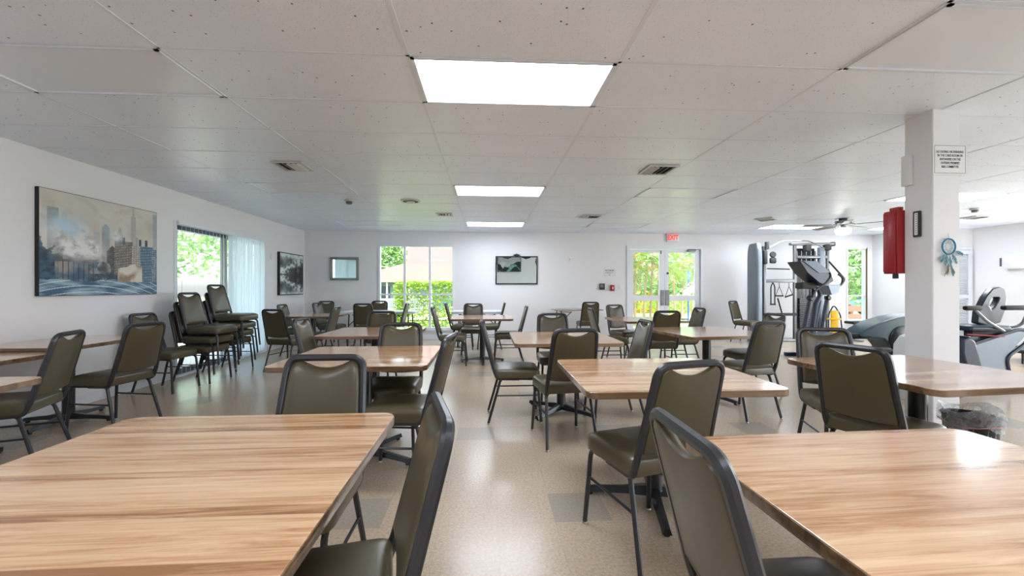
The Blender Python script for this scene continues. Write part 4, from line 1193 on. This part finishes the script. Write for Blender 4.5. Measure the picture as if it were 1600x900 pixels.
MB().lathe((0, 0), [(.118, -.0145), (.04, -.016)], 24).build('dark_ring', M['dark'], t)
MB().lathe((0, 0), [(.07, -.017), (.06, -.03), (.02, -.032)], 20).build('cone', M['vent'], t)
def smoke(x, y, label):
    t = thing('smoke_detector', label, 'smoke detector', (x, y, H - .004), 0, 'ceiling smoke detectors')
    MB().lathe((0, 0), [(.07, 0), (.07, -.018), (.055, -.024)], 20).build('base', M['vent'], t)
    MB().lathe((0, 0), [(.045, -.024), (.05, -.045), (.035, -.062), (.012, -.066)], 18).build('sensor', M['grey_metal'], t)
smoke(-2.1, 6.5, 'smoke detector on the ceiling beyond the left unlit panel')
smoke(8.2, 6.6, 'smoke detector on the ceiling right of the column')

# ceiling fan
t = thing('ceiling_fan', 'white ceiling fan with a lit opal globe, left of the red cabinet', 'ceiling fan', (6.86, 7.72, H), R(12))
MB().lathe((0, 0), [(.07, 0), (.065, -.03), (.03, -.05)], 20).build('canopy', M['dark'], t)
MB().lathe((0, 0), [(.03, -.03), (.13, -.045), (.135, -.10), (.10, -.12), (.05, -.125)], 28).build('motor_housing', M['grey_metal'], t)
for k in range(5):
    a = R(72 * k + 8); Mr = Matrix.Rotation(a, 4, 'Z')
    mb = MB(); mb.tube([Mr @ Vector((.10, 0, -.10)), Mr @ Vector((.19, 0, -.125))], .012, 6)
    lp = rrect(.50, .13, .05, 5, .45, 0)
    mb.loft(lp, [(0, -.004), (0, .004)], place=lambda p, q, h: Mr @ Vector((p, q, -.125 + h + q * .18)))
    mb.build('blade', M['blade'], t)
MB().lathe((0, 0), [(.045, -.12), (.05, -.17), (.09, -.185)], 20).build('light_fitter', M['chrome'], t)
MB().lathe((0, 0), [(.085, -.185), (.13, -.215), (.125, -.27), (.08, -.31), (.02, -.325)], 24).build('glass_globe', M['globe'], t)

# ------------------------------------------------------------ waste bin
t = thing('waste_bin', 'dark waste bin with a clear liner under the table by the column', 'bin', (3.0, 2.44, 0)); t.scale = (.78, .78, .80)
MB().lathe((0, 0), [(.12, .0), (.125, .01), (.165, .56), (.175, .57), (.165, .575), (.158, .56), (.118, .02), (.02, .02)], 28).build('body', M['rubber'], t)
mb = MB(); n = 48; rings = []
rn = random.Random(4)
prof = [(.150, .38), (.155, .50), (.160, .60), (.178, .632), (.186, .60), (.186, .55), (.182, .49)]
vs = []; fs = []
for j, (r_, z) in enumerate(prof):
    for k in range(n):
        a = 2 * PI * k / n; wv = .006 * math.sin(7 * a + j * .6) + .004 * math.sin(13 * a + j) + rn.uniform(-.001, .001)
        zz = z + (.022 * math.sin(3 * a + 1) if j >= 2 else 0) + (.02 * math.sin(5 * a) if j == len(prof) - 1 else 0)
        vs.append(((r_ + wv * (1 if j > 3 else -1)) * math.cos(a) * (1.06), (r_ + wv) * math.sin(a), zz))
for j in range(len(prof) - 1):
    for k in range(n): a, b = j * n + k, j * n + (k + 1) % n; fs.append((a, b, b + n, a + n))
mb.add(vs, fs); mb.build('liner', M['liner'], t, angle=80)
MB().tube([(.182 * math.cos(2 * PI * k / 32) * 1.05, .182 * math.sin(2 * PI * k / 32), .515 + .012 * math.sin(3 * 2 * PI * k / 32)) for k in range(32)], .004, 5, closed=True).build('drawstring', mat('pink_drawstring', srgb(222, 150, 148), .5, noise_amt=.05), t)

# ------------------------------------------------------------ gym machines
# cable gym: local x to the right, origin on the floor at centre
t = thing('cable_gym', 'tall cable gym with two towers, pull-up bars and hanging handles', 'gym machine', (7.05, 9.32, 0), R(-4))
def tower_l():
    mb = MB(); lp = rrect(.16, .42, .06, 6)
    mb.loft([(a * 1.0, b) for a, b in lp], [(0, .0), (0, 1.9), (.01, 2.1), (.03, 2.2), (.06, 2.26)], centre=(0, 0))
    return mb
o = tower_l().build('left_tower', M['silver'], t); o.location = (-.87, 0, 0)
MB().rbox(-.72, -.66, -.10, .10, .02, 2.2, .01).build('left_upright', M['grey_metal'], t)
mb = MB(); mb.tube([(-.66, -.12, 2.29), (-.66, -.12, 2.12)], .045, 12); mb.rbox(-.74, -.66, -.16, -.06, 1.78, 2.1, .02); mb.build('left_pulley', M['dark'], t)
mb = MB(); mb.lathe((0, 0), [(.06, -.03), (.075, 0), (.06, .03)], 16, Matrix.Translation((-.53, -.13, 2.0)) @ Matrix.Rotation(R(90), 4, 'X')); mb.rbox(-.60, -.46, -.17, -.09, 1.80, 1.93, .03); mb.build('pulley_carriage', M['dark'], t)
MB().tube([(-.66, -.13, 1.68), (-.15, -.13, 1.665)], .014, 8).build('short_bar', M['rubber'], t)
for x in (.05, .80):
    MB().rbox(x - .03, x + .03, -.03, .03, 0, 2.28, .008).build('upright', M['grey_metal'], t)
for x, w_ in ((.12, .014), (.22, .011), (.33, .011), (.44, .011), (.54, .016)):
    MB().tube([(x, .02, .1), (x, .02, 2.1)], w_, 8).build('guide_rod', M['chrome'], t)
mb = MB()
for k in range(20): mb.rbox(.14, .52, -.04, .10, .16 + k * .042, .16 + k * .042 + .038, .004, 1)
mb.build('weight_stack', M['black'], t)
MB().rbox(.09, .58, .10, .13, .12, 2.16, .01).build('rear_shroud', M['black'], t)
MB().rbox(.07, .78, -.05, .08, 1.92, 1.98, .01).build('upper_crosspiece', M['grey_metal'], t)
MB().rbox(.60, .71, -.06, .06, .05, 2.18, .02).build('right_shroud', M['silver'], t)
mb = MB(); mb.rbox(-.06, .93, -.05, .05, 2.22, 2.28, .015); mb.build('top_beam', M['grey_metal'], t)
MB().rbox(.26, .38, -.1, .06, 2.08, 2.24, .03).build('top_pulley', M['dark'], t)
MB().rbox(.72, .84, -.1, .06, 2.1, 2.24, .03).build('top_pulley', M['dark'], t)
MB().rbox(.88, .97, -.04, .04, 2.2, 2.3, .02).build('beam_end_cap', M['dark'], t)
mb = MB(); mb.tube(fillet([(-.62, -.15, 2.16), (-.34, -.15, 2.31), (.28, -.15, 2.31), (.62, -.15, 2.14)], .1, 6), .013, 8); mb.build('pull_up_bar', M['chrome'], t)
MB().rbox(-.70, .04, -.04, .04, 1.36, 1.44, .01).build('crossbar', M['grey_metal'], t)
mb = MB()
for s in (-1, 1): mb.tube(fillet([(-.50 + s * .045, -.08, .86), (-.50 + s * .045, -.08, 1.27), (-.50, -.08, 1.36)], .05, 4), .013, 7)
mb.tube([(-.56, -.08, .86), (-.44, -.08, .86)], .018, 8); mb.build('rope_handle', M['rubber'], t)
for x, tilt in ((-.34, 0), (-.12, .03)):
    mb = MB(); mb.tube([(x, -.06, 1.36), (x, -.06, 1.26)], .006, 6)
    mb.tube([(x, -.06, 1.27), (x - .085, -.06, 1.06 - tilt)], .006, 6); mb.tube([(x, -.06, 1.27), (x + .085, -.06, 1.06 + tilt)], .006, 6)
    mb.tube([(x - .09, -.06, 1.055 - tilt), (x + .09, -.06, 1.055 + tilt)], .017, 8); mb.build('stirrup_handle', M['rubber'], t)
MB().rbox(-.70, .04, -.10, .06, .0, .06, .01).build('floor_beam', M['grey_metal'], t)
mb = MB(); mb.rbox(-.72, .04, -.12, -.02, .60, .66, .02); mb.build('knee_pad', M['rubber'], t)
MB().tube([(-.40, -.1, 1.0), (-.30, -.1, .64)], .016, 8).build('seat_lever', M['rubber'], t)

# elliptical trainer
t = thing('elliptical_trainer', 'dark blue elliptical trainer with tilted console and curved arms', 'gym machine', (5.80, 7.10, 0), R(0))
mb = MB(); mb.rbox(-.38, .40, -.30, -.22, 0, .07, .02); mb.rbox(-.38, .40, .22, .30, 0, .07, .02); mb.rbox(-.1, .0, -.3, .3, .02, .12, .02); mb.build('base', M['navy'], t)
mb = MB(); mb.prism([(-.22, .08), (.34, .08), (.36, .30), (.22, .46), (-.08, .42), (-.24, .26)], -.12, .12); mb.build('drive_shroud', M['navy'], t)
MB().tube([(-.10, 0, .35), (.0, 0, .95), (.07, -.02, 1.12), (.02, -.02, 1.24), (-.10, -.02, 1.33)], [.05, .045, .04, .035, .03], 12).build('console_mast', M['navy'], t)
mb = MB()
for s in (-1, 1):
    pass
for s, off in ((-1, -.15), (1, .50)):
    mb = MB(); mb.tube([(-.30 + off, s * .20, .18), (-.12 + off, s * .20, 1.02)], .036, 10); mb.build('swing_arm', M['navy'], t)
    MB().lathe((0, 0), [(.03, -.05), (.055, -.02), (.055, .02), (.03, .05)], 14, Matrix.Translation((-.11 + off, s * .20, 1.06)) @ Matrix.Rotation(R(90), 4, 'X')).build('pivot', M['black'], t)
MB().tube([(-.10, 0, .2), (.07, 0, 1.02)], .04, 10).build('centre_post', M['navy'], t)
mb = MB(); mb.tube(fillet([(.40, .20, 1.06), (.42, .20, 1.16), (.66, .20, 1.30), (.72, .2, 1.40), (.40, .18, 1.72)], .05, 5), .017, 8); mb.build('right_handle', M['rubber'], t)
mb = MB(); mb.tube(fillet([(-.27, -.24, 1.06), (-.22, -.24, 1.18), (.02, -.2, 1.32), (.12, -.2, 1.45), (.05, -.2, 1.56)], .06, 5), .017, 8); mb.build('left_handle', M['rubber'], t)
mb = MB()
lp = [(-.44, 1.70), (-.16, 1.69), (.12, 1.47), (.16, 1.36), (.02, 1.28), (-.10, 1.34), (-.30, 1.50)]
mb.prism(lp, -.20, .12); mb.build('console', M['navy'], t)
mb = MB(); mb.prism([(-.40, 1.705), (-.15, 1.70), (.10, 1.505), (-.12, 1.50)], -.215, -.20); mb.build('console_face', M['slate'], t)
MB().rbox(-.32, -.06, -.10, .10, 1.22, 1.34, .03).build('bottle_tray', M['dark'], t)
mb = MB(); mb.prism([(.12, 1.28), (.34, 1.30), (.30, 1.16), (.18, 1.12)], -.14, .08); mb.build('cup_holder', M['silver'], t)
mb = MB(); mb.tube(fillet([(.26, -.1, 1.26), (.40, -.1, 1.30), (.42, -.1, 1.42), (.33, -.1, 1.48)], .05, 5), .018, 8); mb.build('fixed_grip', M['rubber'], t)
for s in (-1, 1): MB().rbox(-.25 + (0 if s < 0 else .3), .12 + (0 if s < 0 else .3), s * .24 - .07, s * .24 + .07, .16, .20, .015).build('pedal', M['rubber'], t)

# yellow cleaning machine / ladder stack behind
t = thing('step_ladder', 'yellow folded step ladder with black rails behind the elliptical', 'ladder', (7.1, 8.2, 0), R(-20)); t.scale = (.75, .75, .86)
for s in (-1, 1):
    MB().tube(fillet([(s * .17, -.12, 0), (s * .14, .0, .80), (s * .03, .03, .99), (0, .03, 1.0)], .08, 5), .016, 8).build('side_rail', M['rubber'], t)
for k, z in enumerate((.22, .45, .68)): MB().rbox(-.16, .16, -.12 + .03 * k, .02 + .03 * k, z, z + .04, .01).build('tread', M['yellow'], t)
MB().rbox(-.09, .09, -.02, .02, .1, .90, .02).build('back_panel', M['yellow'], t)

# teal shrouded rower/treadmill
t = thing('stride_trainer', 'low exercise machine with a curved dark teal shroud left of the column', 'gym machine', (5.75, 5.72, 0), R(0))
prof = [(-.52, .60), (-.46, .655), (-.25, .76), (.0, .83), (.2, .862), (.42, .86), (.62, .78), (.74, .62), (.78, .35), (.70, .12), (.02, .12), (-.06, .25), (-.10, .40), (-.20, .52), (-.52, .55)]
mb = MB(); mb.prism(prof, -.16, .16); o = mb.build('shroud', M['teal'], t)
bv = o.modifiers.new('bevel', 'BEVEL'); bv.width = .04; bv.segments = 4; bv.limit_method = 'ANGLE'; bv.angle_limit = R(40)
MB().lathe((0, 0), [(.02, -.05), (.20, -.03), (.21, .02), (.19, .03)], 32, Matrix.Translation((.07, -.15, .50)) @ Matrix.Rotation(R(90), 4, 'X')).build('flywheel_cover', M['black'], t)
MB().rbox(-.72, .85, -.24, -.18, .03, .10, .02).build('side_rail', M['black'], t)
MB().rbox(-.72, .85, .18, .24, .03, .10, .02).build('side_rail', M['black'], t)
MB().tube([(-.72, -.21, .40), (-.2, -.21, .36), (.35, -.2, .48)], .018, 8).build('pedal_lever', M['black'], t)
MB().rbox(-.62, -.20, -.27, -.13, .37, .42, .015).build('pedal', M['rubber'], t)
MB().rbox(-.66, -.36, -.12, .12, .52, .60, .03).build('front_pad', M['rubber'], t)
MB().rbox(-.1, .4, -.27, -.13, .33, .38, .015).build('pedal', M['rubber'], t)
MB().rbox(-.7, -.6, -.3, .3, 0, .05, .015).build('front_foot', M['rubber'], t)
MB().rbox(.7, .8, -.3, .3, 0, .05, .015).build('rear_foot', M['rubber'], t)
# weight bench behind
t = thing('weight_bench', 'flat black padded bench below the narrow window', 'bench', (8.95, 9.3, 0), R(0))
MB().rbox(-.55, .75, -.14, .14, .40, .46, .02).build('pad', M['rubber'], t)
for x in (-.4, .6):
    mb = MB(); mb.tube([(x, -.22, .02), (x, .22, .02)], .025, 8); mb.tube([(x, 0, .02), (x, 0, .41)], .025, 8); mb.build('leg', M['silver'], t)
MB().rbox(-.4, .6, -.03, .03, .32, .37, .01).build('beam', M['silver'], t)

# recumbent bike, seen from its side, front to the left
t = thing('recumbent_bike', 'recumbent exercise bike with dark padded seat right of the column', 'gym machine', (6.02, 4.72, 0), R(0))
MB().rbox(-.70, .45, -.05, .05, .03, .10, .02).build('floor_beam', M['silver'], t)
for x in (-.68, .40): MB().rbox(x - .05, x + .05, -.28, .28, 0, .06, .02).build('stabiliser', M['rubber'], t)
mb = MB(); mb.prism([(-.46, .64), (-.36, .68), (-.28, .62), (-.14, .10), (-.36, .10), (-.47, .48)], -.12, .12)
o = mb.build('front_shroud', M['navy'], t); bv = o.modifiers.new('bevel', 'BEVEL'); bv.width = .035; bv.segments = 3; bv.limit_method = 'ANGLE'; bv.angle_limit = R(30)
mb = MB(); mb.prism([(-.28, .60), (.30, .74), (.42, .72), (.12, .42), (.16, .10), (-.14, .10)], -.09, .09); mb.build('side_panel', M['silver'], t)
mb = MB(); mb.tube(fillet([(-.28, -.09, .585), (.30, -.09, .755), (.46, -.09, .72), (.40, -.09, .60), (.13, -.09, .42), (.18, -.09, .10)], .07, 6), .022, 8); mb.build('dark_trim', M['navy'], t)
MB().rbox(-.40, .12, -.16, .18, .735, .80, .03, 3).build('seat_pad', M['navy'], t)
MB().rbox(-.25, .15, -.05, .05, .66, .735, .01).build('seat_carriage', M['dark'], t)
# backrest with triangular opening (leans back to the right)
lp_out = [(-.18, .02), (-.20, .16), (-.13, .36), (-.05, .47), (.05, .49), (.14, .47), (.20, .36), (.22, .16), (.19, .02), (.0, -.02)]
lp_in = [(-.055, .26), (-.055, .31), (-.045, .34), (-.02, .355), (.02, .355), (.06, .355), (.085, .34), (.08, .31), (.04, .23), (.0, .20)]
def bb(a, h, d): 
    return Vector((.02 + a * .97 + h * .22 + d * .1, .0 + a * .12 - d, .80 + h * .93))
vs = []; fs = []; n = len(lp_out)
for lp, d in ((lp_out, 0), (lp_in, .0), (lp_in, .07), (lp_out, .07)):
    for a, h in lp: vs.append(bb(a, h, -d))
for j in range(4):
    for k in range(n): fs.append((j * n + k, j * n + (k + 1) % n, ((j + 1) % 4) * n + (k + 1) % n, ((j + 1) % 4) * n + k))
mb = MB(); mb.add(vs, fs); o = mb.build('seat_back', M['navy'], t)
bv = o.modifiers.new('bevel', 'BEVEL'); bv.width = .014; bv.segments = 3; bv.limit_method = 'ANGLE'; bv.angle_limit = R(40)
for s, p in ((-1, [(.0, -.16, .74), (-.26, -.20, .86), (-.44, -.22, 1.0)]), (1, [(.10, .0, .74), (.26, -.14, .80), (.30, -.18, 1.0)])):
    ar = MB().tube(fillet(p, .06, 5), .017, 8).build('arm', M['silver'], t)
MB().rbox(-.56, -.36, -.25, -.19, .985, 1.04, .02).build('armrest', M['rubber'], t)
MB().rbox(-.04, .34, -.22, -.15, .985, 1.04, .02).build('armrest', M['rubber'], t)
MB().tube([(-.42, -.13, .70), (.05, -.13, .67)], .008, 6).build('seat_lever', M['red'], t)
MB().tube([(-.46, 0, .6), (-.62, 0, 1.0)], .03, 10).build('console_mast', M['silver'], t)
MB().rbox(-.72, -.58, -.12, .12, .98, 1.12, .02).build('console', M['navy'], t)

# round black mat / rebounder at right edge
t = thing('rebounder', 'round black mini trampoline on the floor at the right edge', 'trampoline', (9.2, 6.35, 0), 0)
MB().tube([(.5 * math.cos(2 * PI * k / 36), .5 * math.sin(2 * PI * k / 36), .2) for k in range(36)], .03, 8, closed=True).build('rim', M['rubber'], t)
MB().lathe((0, 0), [(.46, .195), (.46, .20)], 36).build('jumping_mat', M['black'], t)
for k in range(6):
    a = 2 * PI * k / 6; MB().cyl((.48 * math.cos(a), .48 * math.sin(a)), .014, 0, .19, 8).build('leg', M['rubber'], t)

# white hamper half hidden by the column
t = thing('hamper', 'white rounded hamper peeping out left of the column foot', 'hamper', (4.78, 4.40, 0))
MB().lathe((0, 0), [(.15, 0), (.18, .04), (.21, .35), (.20, .60), (.15, .70), (.06, .745), (.01, .75)], 28).build('body', M['white_plastic'], t)
MB().lathe((0, 0), [(.212, .44), (.216, .45), (.212, .46)], 28, caps=False).build('seam', M['silver'], t)
